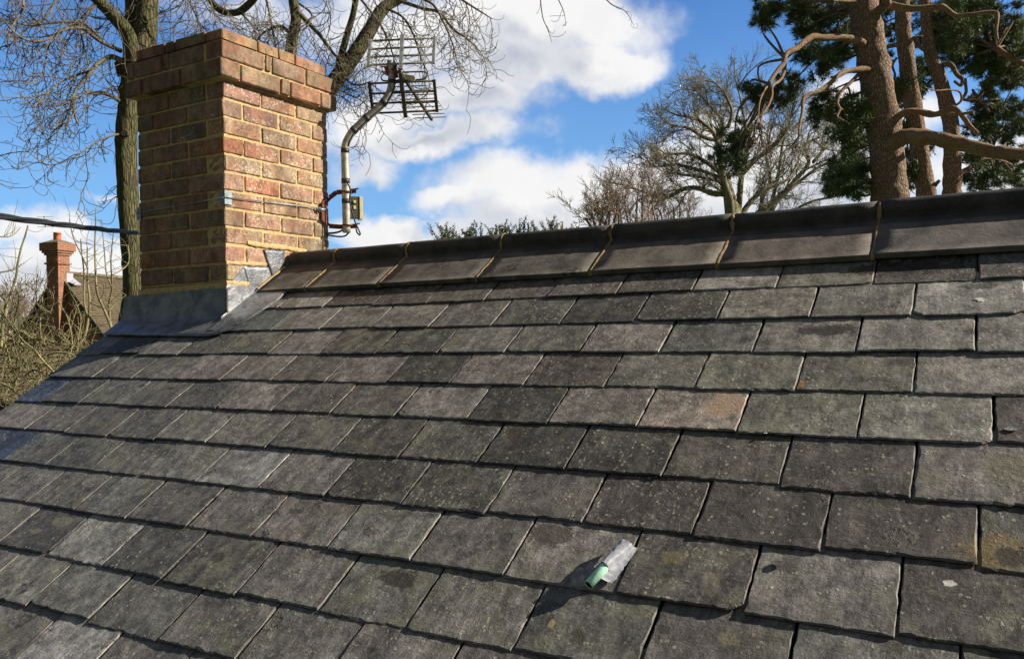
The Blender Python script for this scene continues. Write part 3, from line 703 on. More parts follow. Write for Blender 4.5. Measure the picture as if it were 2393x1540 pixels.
# ------------------------------------------------------------------ lead flashings
def lead_sheet(name, pts, n, th=.0022, lip=0, parent=house, cuts=6, amp=.0015):
    # triangulated, gently dressed sheet from an outline in a plane
    import bmesh
    bm = bmesh.new(); vs = [bm.verts.new(p) for p in pts]; bm.faces.new(vs)
    bmesh.ops.triangulate(bm, faces=bm.faces)
    bmesh.ops.subdivide_edges(bm, edges=bm.edges, cuts=cuts, use_grid_fill=True)
    bmesh.ops.triangulate(bm, faces=bm.faces)
    n = Vector(n).normalized()
    for v in bm.verts:
        d = amp * (mnoise.noise(v.co * 14) + .5 * mnoise.noise(v.co * 35))
        v.co += n * d
    bm.normal_update()
    m = MB(); m.v = [v.co.copy() for v in bm.verts]; bm.verts.index_update()
    for f in bm.faces:
        q = [v.index for v in f.verts]; m.face(q if f.normal.dot(n) > 0 else q[::-1], 0, True)
    be = [e for e in bm.edges if len(e.link_faces) == 1]; k = len(m.v); mp = {}
    for e in be:
        for v in e.verts:
            if v.index not in mp: mp[v.index] = len(m.v); m.v.append(v.co - n * th)
    for e in be: a, b = e.verts; m.face((a.index, b.index, mp[b.index], mp[a.index]), 0, False)
    bm.free(); return part(name, m, M_LEAD, parent)
f_ = XF + .0035
apron = []
aw = [(-3.223, -.127), (-3.21, -.06), (-3.185, -.008), (-2.90, -.003), (-2.527, .006), (-2.524, -.128)]
def apron_mesh():
    # upstand on the downslope face folding out onto the slates, with the rounded right-hand corner
    top = [(-3.228, -.186), (-2.524, -.186)]
    m = MB(); nx = 40; b = 0; rows_ = []
    prof = [('w', 1.), ('w', .8), ('w', .6), ('w', .4), ('w', .2), ('w', .07), ('f', .02), ('f', .12), ('f', .3), ('f', .55), ('f', .8), ('f', 1.)]
    for kind, t_ in prof:
        for i in range(nx + 1):
            s_ = i / nx
            if kind == 'w':
                x = -3.205 + (.675) * s_ if t_ > .99 else -3.205 - .02 * (1 - t_) + (.679 + .02 * (1 - t_)) * s_
                zt = -.008 + .016 * s_; zb = -.122
                z = zb + (zt - zb) * t_
                y = YN - .0035 - .012 * (1 - t_) ** 3 - .0025 * abs(mnoise.noise(Vector((x * 7, z * 9, 0))))
                p = Vector((x, y, z))
            else:
                v0 = .250; vend = .352 + .034 * s_
                xr = -2.524 + .135 * t_
                x = -3.23 + (xr + 3.23) * s_
                if s_ > .82:                       # rounded corner
                    k = (s_ - .82) / .18; vend -= .062 * k ** 2
                v = v0 + (vend - v0) * t_; p = RP(x, v, .0085 + .004 * (1 - t_) + .0022 * mnoise.noise(Vector((x * 8, v * 22, 4))))
            m.v.append(p)
    for j in range(len(prof) - 1):
        for i in range(nx): a = j * (nx + 1) + i; m.face((a, a + nx + 1, a + nx + 2, a + 1), 0, True)
    k = (len(prof) - 1) * (nx + 1)
    for i in range(nx):
        b = len(m.v); m.v += [m.v[k + i] - NR * .004, m.v[k + i + 1] - NR * .004]; m.face((k + i, b, b + 1, k + i + 1), 0)
    return part('lead_apron', m, M_LEAD, house)
apron_mesh()
# mortar band above the apron
bm_ = MB(); n = 40; b = 0
for i in range(n + 1):
    s_ = i / n; x = -3.098 + .575 * s_
    for z, o in ((.020 + .003 * mnoise.noise(Vector((x * 30, 0, 0))), .0015), (.012, .006), (-.004 + .003 * mnoise.noise(Vector((x * 25, 5, 0))), .0035), (-.014, .0025)): bm_.v.append(Vector((x, YN - o, z + .006 * s_)))
for i in range(n):
    for k in range(3): a = i * 4 + k; bm_.face((a, a + 1, a + 5, a + 4), 0, True)
part('mortar_bed', bm_, M_MORTAR, house)
# side flashing: strip on the slates and the stepped upstand
def side_flash():
    m = MB(); n = 26
    for i in range(n + 1):
        t_ = i / n; v = .345 + (.01 - .345) * t_
        xr = -2.400 + .060 * min(1, t_ * 1.4)
        if t_ < .34: xr -= .075 * (1 - t_ / .34) ** 2.2
        for k, (x, h) in enumerate(((XF + .002, .024 if t_ > .25 else .0150), (XF + .005, .0148), (XF + .014, .0140), (XF + .028, .0125), (xr - .012, .0100), (xr, .0078), (xr, .001))):
            m.v.append(RP(x, v, h + .0018 * mnoise.noise(Vector((x * 12, v * 14, 9)))))
    for i in range(n):
        for k in range(6): a = i * 7 + k; m.face((a, a + 1, a + 8, a + 7), 0, k < 5)
    part('lead_soaker', m, M_LEAD, house)
side_flash()
lead_sheet('step_flashing', [(f_, *p) for p in [(-.201, .006), (-.071, .014), (-.098, .101), (.039, .103), (.075, .03), (.022, .02), (.0, .003), (-.20, -.127)]], (1, 0, 0), .003, parent=house)
lead_sheet('step_flashing', [(f_ + .004, *p) for p in [(.011, .181), (.136, .184), (.126, .100), (.061, .055)]], (1, 0, 0), .005, parent=house)
# smeared pointing beside the steps and at the ridge end
def blob_strip(name, pts, w, axis, th, seed):
    m = MB(); n = len(pts)
    P_ = []
    for i in range(n - 1):
        a, b = Vector(pts[i]), Vector(pts[i + 1]); k = max(2, int((b - a).length / .008))
        P_ += [a.lerp(b, j / k) for j in range(k)]
    P_.append(Vector(pts[-1])); ax = Vector(axis)
    for i, p in enumerate(P_):
        d = (P_[min(i + 1, len(P_) - 1)] - P_[max(i - 1, 0)]).normalized(); s_ = ax.cross(d).normalized()
        ww = w * (1 + .45 * mnoise.noise(p * 45 + Vector((seed, 0, 0))))
        for k, h in ((-1, 0), (-.7, 1), (0, 1.1), (.7, 1), (1, 0)): m.v.append(p + s_ * ww * k + ax * th * h * (1 + .4 * mnoise.noise(p * 60 + Vector((k, seed, 0)))))
    for i in range(len(P_) - 1):
        for k in range(4): a = i * 5 + k; m.face((a, a + 1, a + 6, a + 5), 0, True)
    return m
X1 = XF + .001
for sd_, pts, w in ((1, [(X1, -.198, .024), (X1, -.075, .026)], .011), (2, [(X1, -.198, .110), (X1, -.10, .112), (X1, .03, .115)], .0085), (3, [(X1, -.08, .205), (X1, .0, .200), (X1, .14, .200), (X1, .28, .192)], .0105)):
    part('mortar_pointing', blob_strip('m', pts, w, (1, 0, 0), .003, sd_), M_MORTAR, house)
we = [RP(XF + .008, .03, HW + .004), RP(XF + .008, -.05, HW + .004), RP(XF + .008, -.165, HW + .004)]
part('mortar_pointing', blob_strip('m', we, .012, NR, .004, 9), M_MORTAR, house)

# copper overflow pipe with its lead sleeve
def pipe():
    E = roofpt(1375, 1367, .0185); ex, ev = E
    tx, tv = roofpt(1460, 1274, .016)
    d = (RP(tx, tv, .016) - RP(ex, ev, .0190)); L = d.length; d.normalize()
    e0 = RP(ex, ev, .0190)
    m = MB(); n = 24; up = NR; sd_ = d.cross(up).normalized(); u2 = sd_.cross(d).normalized()
    def ringp(c, r): return [c + (sd_ * math.cos(2 * math.pi * k / n) + u2 * math.sin(2 * math.pi * k / n)) * r for k in range(n)]
    rings = [ringp(e0 + d * .055, .0084), ringp(e0 + d * .0015, .0090), ringp(e0, .0092), ringp(e0 + d * .0002, .0098), ringp(e0 + d * .062, .0099), ringp(e0 + d * .07, .0098)]
    for r_ in rings: m.v += r_
    for j in range(len(rings) - 1):
        for k in range(n): a = j * n + k; b = j * n + (k + 1) % n; m.face((a, b, b + n, a + n), 1 if j < 1 else 0, True)
    # lead sleeve: saddle flaring from the pipe to a flat tongue
    s = MB(); segs = 26; cols = 19
    for j in range(segs + 1):
        t_ = j / segs
        c = e0 + d * (.055 + (L + .008 - .055) * t_)
        wd = .0112 + .006 * t_
        flat = min(1, max(0, (t_ - .05) / .95)) ** 1.0
        for i in range(cols + 1):
            a_ = math.pi * i / cols * 1.0
            # near the mouth a half tube, further up flattening, with a flat wing on the right
            ca, sa = math.cos(a_), math.sin(a_)
            x_ = -ca
            lat = x_ * wd
            base = c - u2 * ((c - RP(0, 0, 0)).dot(NR) * 1.0 - .004)
            hh = (.0165 - .005 * t_) + .0116 * sa * (1 - flat * .25)
            if abs(x_) > .85: hh = hh * (1 - (abs(x_) - .85) / .15) + .003 * ((abs(x_) - .85) / .15)
            p = base + sd_ * (-lat) + NR * (hh + .0012 * mnoise.noise(Vector((t_ * 7, x_ * 3, 2))))
            s.v.append(p)
        # wing on the right (photo side) edge
    for j in range(segs):
        for i in range(cols): a = j * (cols + 1) + i; s.face((a, a + 1, a + cols + 2, a + cols + 1), 0, True)
    rx = Vector((1, 0, 0)); b = len(s.v); nw = 7
    for j in range(segs + 1):
        t_ = j / segs; base = e0 + d * (.026 + (L + .008 - .026) * t_); base = base - NR * (base.dot(NR))
        for i in range(nw + 1):
            q = i / nw; wdt = .028 * (1 - .35 * t_) + .002 * mnoise.noise(Vector((t_ * 12, 5, 1)))
            hh = .014 * (1 - t_ * .5) * (1 - q) ** 1.6 + .0045 + .0016 * mnoise.noise(Vector((t_ * 9, q * 4, 8)))
            s.v.append(base + rx * (.004 + wdt * q) + NR * hh)
    for j in range(segs):
        for i in range(nw): a = b + j * (nw + 1) + i; s.face((a, a + 1, a + nw + 2, a + nw + 1), 0, True)
    sl = part('lead_sleeve', s, M_LEADP, house, 'pale lead sleeve dressed over the pipe')
    part('copper_pipe', m, [M_COPPER, M_COPDARK], sl)
def leadp(t):
    p = t.pos(); n = t.noise(p, 60, 5, .6, .5); n2 = t.noise(t.v('MULTIPLY', p, (40, 160, 160)), 1, 4)
    return dict(c=t.mix(t.ramp(n, .3, .7), (.30, .32, .39), (.48, .50, .56)), m=.1, r=.5, n=t.bump(t.add(n, n2), .0004))
M_LEADP = mat('pale lead', leadp)
pipe()

# ------------------------------------------------------------------ aerial on its mast
aer = thing('tv_aerial', (-2.475, .505, .2), 'television aerial with two grid reflectors on a bent galvanised mast beside the brick chimney', 'aerial')
DM = 4.065
def S_(x, y, d=DM): return P(x / 1.6047, y / 1.6047, d)
def smooth(pts, k=6):
    out = []; n = len(pts)
    for i in range(n - 1):
        p0, p1, p2, p3 = pts[max(i - 1, 0)], pts[i], pts[i + 1], pts[min(i + 2, n - 1)]
        for j in range(k):
            t = j / k; out.append(.5 * ((2 * p1) + (p2 - p0) * t + (2 * p0 - 5 * p1 + 4 * p2 - p3) * t * t + (3 * p1 - p0 - 3 * p2 + p3) * t ** 3))
    out.append(pts[-1]); return out
mp_ = smooth([S_(*q) for q in ((1300, 873), (1298, 780), (1296, 680), (1294, 580), (1296, 545), (1305, 522), (1322, 495), (1348, 469), (1375, 443), (1405, 418), (1434, 391), (1453, 365), (1466, 335), (1470, 300), (1468, 265), (1465, 230))], 4)
m = MB(); m.tube(mp_, .0192, 20); part('mast', m, M_STEEL, aer)
def along(pts, f):
    i = f * (len(pts) - 1); a = int(i); b = min(a + 1, len(pts) - 1); return pts[a].lerp(pts[b], i - a), (pts[b] - pts[a]).normalized() if b > a else (pts[a] - pts[a - 1]).normalized()
for px, py, L in ((1295, 568, .022), (1330, 487, .02), (1379, 441, .02), (1437, 386, .026), (1469, 312, .02), (1297, 685, .024), (1299, 745, .022)):
    t_ = S_(px, py); k = min(range(len(mp_)), key=lambda i: (mp_[i] - t_).length); p, d = mp_[k], (mp_[min(k + 1, len(mp_) - 1)] - mp_[k - 1]).normalized()
    m = MB(); m.tube([p - d * L * .5, p + d * L * .5], .0207, 18); part('tape_band', m, M_TAPE, aer)
m = MB()
rgt = ROT @ Vector((1, 0, 0)); bck = ROT @ Vector((0, 0, 1)); upc = ROT @ Vector((0, 1, 0))
cab = [p + rgt * .017 + bck * .006 for p in mp_[10:]]; cab = cab[::-1] if False else cab
cable = [S_(1500, 300), S_(1490, 318), S_(1480, 325)] + [p + rgt * .018 + bck * .012 for p in reversed(mp_[14:52])]
m.tube(smooth(cable[::3], 3), .0036, 6)
part('cable', m, M_CABLE, aer)
m = MB(); m.tube(smooth([S_(1303, 690, DM - .02), S_(1310, 700, DM - .03), S_(1315, 720, DM - .03), S_(1311, 742, DM - .03), S_(1313, 765, DM - .03), S_(1322, 800, DM - .03), S_(1333, 835, DM - .03), S_(1345, 862, DM - .03), S_(1351, 877, DM - .03), S_(1347, 881, DM - .03), S_(1339, 872, DM - .02), S_(1335, 855, DM)], 5), .0038, 7)
part('cable', m, M_CABLE, aer)
m = MB(); m.tube(smooth([S_(1308, 873), S_(1295, 885), S_(1272, 888), S_(1240, 884), S_(1225, 880)], 5), .0042, 7)
part('cable', m, M_CABLE, aer)
m = MB(); m.tube(smooth([S_(1290, 862), S_(1268, 871), S_(1245, 875), S_(1232, 875)], 5), .005, 7)
part('cable', m, M_CABLE, aer)
# wall bracket, clamps and amplifier box
def bar(m, a, b, w, h, side=None, **k):
    d = (b - a).normalized(); s_ = (side or d.cross(Vector((0, 0, 1)))).normalized(); u = s_.cross(d).normalized(); b0 = len(m.v)
    for p in (a, b):
        for x, y in ((-1, -1), (1, -1), (1, 1), (-1, 1)): m.v.append(p + s_ * w * x / 2 + u * h * y / 2)
    for q in ((3, 2, 1, 0), (4, 5, 6, 7), (0, 1, 5, 4), (1, 2, 6, 5), (2, 3, 7, 6), (3, 0, 4, 7)): m.face([b0 + i for i in q], 0, **k)
def X_(x, y, X=XF + .012): return hitn(x / 1.6047, y / 1.6047, Vector((1, 0, 0)), X)
m = MB()
pl = [X_(1236, 742), X_(1216, 762), X_(1214, 825), X_(1234, 848)]
for a, b in zip(pl[:-1], pl[1:]): bar(m, a, b, .034, .006, Vector((0, 1, 0)))
top = [pl[0], S_(1262, 722, DM + .01), S_(1292, 720, DM + .012), S_(1335, 716, DM + .012)]; bot = [pl[3], S_(1256, 850, DM + .01), S_(1292, 852, DM + .012), S_(1340, 847, DM + .012)]
for ch in (top, bot):
    for a, b in zip(ch[:-1], ch[1:]): bar(m, a, b + (b - a) * .02, .005, .022)
    bar(m, ch[-1] + Vector((0, 0, .010)), ch[-1] + rgt * .012 + Vector((0, 0, .010)), .02, .004)
bar(m, top[1], bot[1] + (top[1] - bot[1]) * .98, .004, .004)
part('wall_bracket', m, M_RUST, aer)
for zc in ((1297, 721), (1300, 846)):
    c = S_(*zc); m = MB(); pts = [c + rgt * .026 * math.cos(a) + bck * .024 * math.sin(a) for a in [math.pi * k / 10 for k in range(11)]]
    pts = [pts[0] - bck * .03] + pts + [pts[-1] - bck * .03]
    m.tube(pts, .0035, 6); part('clamp', m, M_RUST, aer)
m = MB(); c = S_(1322, 778, DM + .035)
Mx = Matrix.Translation(c) @ Matrix.Rotation(R(52), 4, 'Z')
m.box((-.035, -.022, -.055), (.030, .022, .050), Mx); bx = part('junction_box', m, M_BOXD, aer)
m = MB(); m.box((.031, -.026, -.060), (.044, .026, .052), Mx); m.box((.044, -.022, -.056), (.047, .022, .048), Mx); part('lid', m, M_CREAM, bx)
m = MB(); m.box((.0, -.030, -.012), (.012, -.0225, .004), Mx); m.box((.0, -.030, .018), (.012, -.0225, .030), Mx); part('terminal', m, M_CREAM, bx)
# the array
O = P(935.9, 170.9, DM - .035)
FE = P(1008.6, 260.4, 4.93); FE.z = O.z
Bd = (FE - O); Bd.z = 0; BL_ = Bd.length; Bd.normalize(); Rd = Bd.cross(Vector((0, 0, 1))).normalized(); Uz = Vector((0, 0, 1))
RTI = ROT.transposed()
def py_of(p): q = RTI @ (p - CAM); return CY - FP * q.y / -q.z
def solveh(y, ax, o):
    a, b = 0., .6; sg = py_of(o + ax * .5) < py_of(o)
    for _ in range(40):
        c_ = (a + b) / 2
        if (py_of(o + ax * c_) > y) == sg: a = c_
        else: b = c_
    return a
def halfrefl(sgn, tilt, ys, yend, hst, mt, mt2, hw=.160):
    m = MB(); ax = Uz * sgn * math.cos(tilt) + Bd * math.sin(tilt); hs = [solveh(y, ax, O) for y in ys]; hend = solveh(yend, ax, O)
    for h in hs: m.tube([O + ax * h - Rd * hw, O + ax * h + Rd * hw], .0052, 6)
    o1 = part('reflector', m, mt2, aer)
    m = MB(); nn = ax.cross(Rd).normalized()
    for s_ in (-1, 1): m = MB(); bar(m, O + ax * (hs[0] - .006) + Rd * hw * s_, O + ax * (hs[-1] + .006) + Rd * hw * s_, .014, .014, Rd); part('side_bar', m, mt, o1)
    m = MB(); bar(m, O + ax * hst, O + ax * hend, .018, .016, Rd); part('spine', m, mt, o1)
halfrefl(1, R(18), (150, 131.1, 112.5, 93.2), 83.5, .02, M_ALU, M_GREYALU)
halfrefl(-1, R(30), (193, 217, 239.8, 262.4), 275.1, .0, M_DARKALU, M_DARKALU)
m = MB(); bar(m, O - Bd * .02, O + Bd * BL_, .014, .014, Rd); part('boom', m, M_DARKALU, aer)
for k in range(9):
    c = O + Bd * (BL_ * (.26 + .70 * k / 8)) + Uz * .004; hl = (.085, .096, .098, .098, .097, .096, .095, .094, .093)[k]
    m = MB(); m.tube([c - Rd * hl, c + Rd * hl], .003, 6); part('director', m, M_DARKALU, aer)
m = MB(); c = O + Bd * .09 + Uz * .01; pts = []
for k in range(33):
    a = 2 * math.pi * k / 32; x = .115 * math.cos(a); z = .027 * math.sin(a)
    sx = max(-.088, min(.088, .115 * 1.6 * math.cos(a))); pts.append(c + Rd * (sx + .027 * math.cos(a)) + (Uz * .9 + Bd * .44) * .027 * math.sin(a))
m.tube(pts, .004, 7, cap=False); part('dipole', m, M_DARKALU, aer)
m = MB(); Mx = Matrix.Translation(c + Rd * .03 - Uz * .018) @ Matrix(((Rd.x, Bd.x, 0, 0), (Rd.y, Bd.y, 0, 0), (0, 0, 1, 0), (0, 0, 0, 1)))
b0 = len(m.v); m.poly([Mx @ Vector(q) for q in ((-.03, -.02, .0), (.025, -.02, -.012), (.03, -.02, .004), (.02, -.02, .014), (-.012, -.02, .020), (-.034, -.02, .024))], .04, -(Bd))
part('dipole_box', m, M_CREAM, aer)
m = MB(); c = S_(1466, 268)
for dz in (.022, -.004): m.tube([c + Uz * dz - Rd * .05 - bck * -.004, c + Uz * dz + Rd * .03], .0035, 6)
bar(m, c + Uz * .035 + Rd * .016 + bck * .008, c - Uz * .035 + Rd * .028 + bck * .008, .012, .02); bar(m, c + Uz * .02 - Rd * .024 + bck * .01, c - Uz * .02 - Rd * .010 + bck * .01, .012, .018)
bar(m, c + Uz * .005 + Rd * .01 + bck * .01, O + Bd * .01, .02, .012)
part('mast_clamp', m, M_RUST, aer)

# lashing wire with its corner guards
las = thing('lashing_wire', (XF, YN, .38), 'galvanised lashing wire stretched round the brick chimney with corner plates', 'wire')
zc = .385
m = MB(); wl = [Vector((XF + .007, YN - .004, zc)), hitn(724, 484, Vector((1, 0, 0)), XF + .010), hitn(745, 490, Vector((1, 0, 0)), XF + .012)]
m.tube(wl, .0021, 6)
m.tube([Vector((XF + .003, YN - .007, zc)), Vector((XB - .004, YN - .006, zc + .014 - .03))], .0021, 6)
m.tube([Vector((XB - .006, YN - .003, zc - .017)), Vector((XB - .006, YB, zc))], .0021, 6)
part('wire', m, M_GALV, las)
m = MB(); e = wl[-1]
m.tube([e, hitn(762, 490, Vector((1, 0, 0)), XF + .016)], .006, 8)
for k in range(5):
    q = e + Vector((.004 * (k % 2), -.014 + .006 * k, .004 * math.sin(k * 2))); m.tube([q + Vector((.002, -.004, .010)), q + Vector((.006, .002, 0)), q + Vector((.0, .006, -.012))], .0026, 5)
part('eye_bolt', m, M_GALV, las)
m = MB(); g = .0045; h0, h1 = zc - .027, zc + .030
m.poly([Vector((XF + g, YN - g, h0)), Vector((XF + g, YN + .036, h0)), Vector((XF + g, YN + .036, h1)), Vector((XF + g, YN - g, h1))], .0015, (1, 0, 0))
m.poly([Vector((XF - .028, YN - g, h0)), Vector((XF + g, YN - g, h0)), Vector((XF + g, YN - g, h1)), Vector((XF - .028, YN - g, h1))], .0015, (0, -1, 0))
part('corner_plate', m, M_GALV, las)
m = MB(); m.poly([Vector((XB - .002, YN - g, h0 - .02)), Vector((XB + .024, YN - g, h0 - .02)), Vector((XB + .024, YN - g, h1 - .02)), Vector((XB - .002, YN - g, h1 - .02))], .0015, (0, -1, 0))
part('corner_plate', m, M_GALV, las)

# overhead service cable
m = MB(); A0 = Vector((XB - .03, -.02, .30)); A0 = P(322, 545, 4.42); B0 = P(-10, 505, 2.75); B1 = A0.lerp(B0, 1.45)
base = [A0.lerp(B0, k / 26) + Vector((0, 0, -.003 * math.sin(math.pi * k / 26))) for k in range(27)] + [B0.lerp(B1, k / 14) for k in range(1, 15)]
for s_ in range(3):
    pts = []
    for i, p in enumerate(base):
        a = i * .42 + s_ * 2 * math.pi / 3; pts.append(p + (Uz * math.cos(a) + Vector((.5, .86, 0)) * math.sin(a)) * .0062)
    m.tube(smooth(pts, 2), .0062, 8)
c_ = part('overhead_cable', m, M_CABLE, None, loc=A0); tag(c_, 'thick black twisted overhead cable running from the chimney off to the left', 'cable')
m = MB(); m.tube(smooth([Vector((XB - .02, -.10, .03)), P(316, 702, 3.95), P(296, 725, 3.93), P(288, 755, 3.9), P(285, 768, 3.88)], 5), .0055, 7)
c_ = part('cable', m, M_CABLE, None, loc=(XL, -.15, -.1)); tag(c_, 'short black cable draped over the left end of the lead apron', 'cable')

# slate chips lying loose
for (px, py, r, c, lb) in ((1817, 1317, .014, M_SLATE, 'small grey slate chip lying on the slates right of the copper pipe'), (2361, 1003, .013, M_SLATE, 'pale curled slate chip lying at the right edge of the photo'), (1788, 1013, .005, M_PAINT, 'tiny white fragment caught in a slate joint')):
    x, v = roofpt(px, py); m = MB(); n = 7
    pts = [RP(x + r * math.cos(2 * math.pi * k / n) * random.uniform(.7, 1.2), v + .6 * r * math.sin(2 * math.pi * k / n) * random.uniform(.7, 1.2), .0025 + .0015 * math.sin(k)) for k in range(n)]
    m.poly(pts, .002, NR, tint=(.17, .175, .19), off=(.3, .2, .1)); o = part('slate_chip' if c is M_SLATE else 'white_fragment', m, c, None, loc=pts[0]); tag(o, lb, 'debris')

# ------------------------------------------------------------------ trees
def rv(s=1.): return Vector((random.gauss(0, s), random.gauss(0, s), random.gauss(0, s)))
def grow(mb, p, d, L, r, lvl, cfg):
    n = cfg['seg'][lvl]; st = L / n; pts = [p.copy()]; rad = [r]; d = d.normalized(); dirs = [d]
    re = r * cfg.get('taper', .35) if lvl else cfg.get('tip', .0015)
    bend = rv(cfg['wig'][lvl] * .5)
    for i in range(n):
        t = (i + 1) / n
        tr = cfg['trop'][lvl]; tz = tr[0] * (1 - t) + tr[1] * t
        bend = bend * .6 + rv(cfg['wig'][lvl])
        d = (d + bend + Vector((0, 0, tz))).normalized(); p = p + d * st; pts.append(p); dirs.append(d); rad.append(r + (re - r) * t)
    mb.tube(pts, rad, cfg['sides'][lvl], cap=False)
    if lvl > 0:
        k = cfg['kids'][lvl]; k = int(k * random.uniform(.8, 1.2) + .5)
        for j in range(k):
            f = cfg.get('from', .15) + (1 - cfg.get('from', .15)) * (j + random.random()) / k; f = min(f, .99); i = int(f * n); q = pts[i].lerp(pts[min(i + 1, n)], f * n - i)
            ax = dirs[i].orthogonal(); ax.rotate(Matrix.Rotation(random.uniform(0, 6.283), 3, dirs[i])); ang = R(random.uniform(*cfg['ang']))
            cd_ = dirs[i].copy(); cd_.rotate(Matrix.Rotation(ang, 3, ax)); cd_ += Vector(cfg.get('bias', (0, 0, 0))) * random.random()
            grow(mb, q, cd_, L * cfg['ratio'][lvl] * random.uniform(.6, 1.15) * (1 - .35 * f), max(rad[i] * .55, cfg.get('tip', .002) * 1.5), lvl - 1, cfg)
def limb(mb, pts, r0, r1, n=10, k=5, rough=.12):
    s = smooth(pts, k); m_ = len(s); mb.tube(s, [r0 + (r1 - r0) * i / (m_ - 1) for i in range(m_)], n, rough=rough); return s
def pxl(L, d0, d1): return [P(x, y, d0 + (d1 - d0) * i / max(1, len(L) - 1)) for i, (x, y) in enumerate(L)]
def kids_on(mb, s, cnt, L, r, lvl, cfg, f0=.1, dirf=None):
    for j in range(cnt):
        f = f0 + (1 - f0) * (j + random.random()) / cnt; i = min(int(f * (len(s) - 1)), len(s) - 2); q = s[i]; d = (s[i + 1] - s[i]).normalized()
        ax = d.orthogonal(); ax.rotate(Matrix.Rotation(random.uniform(0, 6.283), 3, d)); d.rotate(Matrix.Rotation(R(random.uniform(*cfg['ang'])), 3, ax))
        if dirf: d = d + dirf()
        grow(mb, q, d, L * random.uniform(.55, 1.2), r, lvl, cfg)

ASH = dict(seg=[10, 9, 8], wig=[.19, .19, .15], trop=[(-.24, .38), (-.22, .12), (-.05, -.08)], sides=[3, 4, 5], kids=[0, 7, 7], ang=(30, 80), ratio=[0, .62, .6], taper=.35, tip=.0032)
# tree behind the chimney, left
t1 = thing('ash_tree', P(318, 1500, 10.6), 'bare ash tree with a forked mossy trunk left of the brick chimney', 'tree')
tr = MB(); D = 10.6
base = [P(300, 2000, D), P(305, 1200, D), P(312, 690, D), P(308, 600, D), P(298, 450, D), P(296, 330, D), P(303, 240, D), P(310, 180, D), P(322, 120, D)]
rr_ = .115
s = smooth(base, 6); tr.tube(s, [.19 + (.125 - .19) * i / (len(s) - 1) if i < 12 else .125 + .03 * max(0, (i - 34) / 14) for i in range(len(s))], 18, rough=.22)
limb(tr, pxl([(318, 190), (330, 130), (341, 70), (346, 0), (350, -120), (342, -300)], D, D + .3), .165, .10, 16, 5)
limb(tr, pxl([(318, 150), (313, 90), (309, 40), (306, 0), (300, -150)], D + .15, D + .4), .10, .07, 14, 5)
limb(tr, pxl([(316, 160), (300, 85), (275, 48), (246, 18), (225, -3), (150, -70), (60, -150)], D - .05, D - .8), .10, .05, 14, 5)
kn = P(293, 312, D - .13); tr.tube([kn, kn + bck * .03], [.06, .04], 10); tr.tube([P(284, 180, D), P(281, 150, D - .05), P(290, 142, D - .1)], [.05, .07, .03], 10, rough=.3)
part('trunk', tr, M_ASH, t1)
tw = MB()
L1 = [([(290, 146), (262, 134), (243, 141), (226, 152), (215, 165), (196, 190), (180, 205), (170, 245), (182, 290)], .038, .012, -.5),
      ([(283, 120), (265, 112), (240, 100), (222, 88), (198, 70), (180, 66), (150, 70), (118, 90), (80, 98), (40, 82), (5, 42)], .030, .008, -1.2),
      ([(240, 96), (200, 58), (160, 52), (110, 56), (60, 60), (25, 44), (0, 30)], .02, .007, -.6),
      ([(292, 72), (296, 50), (280, 40), (250, 44), (215, 40)], .022, .007, .6),
      ([(282, 238), (262, 226), (240, 218), (220, 220), (198, 212)], .030, .022, -.3),
      ([(150, 70), (120, 90), (110, 130), (95, 180), (60, 200)], .014, .006, -.8),
      ([(288, 312), (262, 318), (230, 330), (200, 350), (160, 375), (110, 385), (60, 350)], .014, .004, -.8),
      ([(215, 165), (150, 188), (110, 220), (80, 250)], .016, .006, -.9),
      ([(180, 205), (160, 260), (140, 300), (110, 330)], .012, .005, .5),
      ([(225, 5), (200, 40), (190, 80), (200, 120), (210, 165)], .018, .006, -.4),
      ([(160, -60), (130, 0), (110, 40), (60, 70), (20, 110)], .022, .006, -.5),
      ([(60, -150), (40, -60), (55, 10), (30, 60), (10, 100)], .02, .006, -1.)]
for pts, r0, r1, dd in L1:
    s = limb(tw, pxl(pts, D - .1, D + dd), r0, r1, 7, 5, .1)
    kids_on(tw, s, 8, .85, .0065, 1, ASH, .12, lambda: Vector((-.35, -.15, random.uniform(-.4, .3))))
    kids_on(tw, s, 10, .45, .0042, 0, ASH, .1)
for k in range(11):      # hanging sprays from limbs above the frame
    q = P(random.uniform(60, 300), random.uniform(-60, 20), D + random.uniform(-.8, .8)); grow(tw, q, Vector((random.uniform(-.6, .3), random.uniform(-.4, .3), -.9)), random.uniform(.7, 1.5), .009, 1, ASH)
for k in range(14):
    f = random.uniform(240, 660); q = P(285 if f < 480 else 296, f, D); 
    if f < 470: grow(tw, q, Vector((-.9, -.4, random.uniform(-.2, .3))), random.uniform(.3, .8), .005, 1, dict(ASH, kids=[0, 3, 4]))
for k in range(5): grow(tw, P(372, random.uniform(10, 70), D), Vector((.8, .4, random.uniform(-.2, .5))), random.uniform(.6, 1.1), .007, 1, ASH)
part('crown', tw, M_ASHTW, t1)

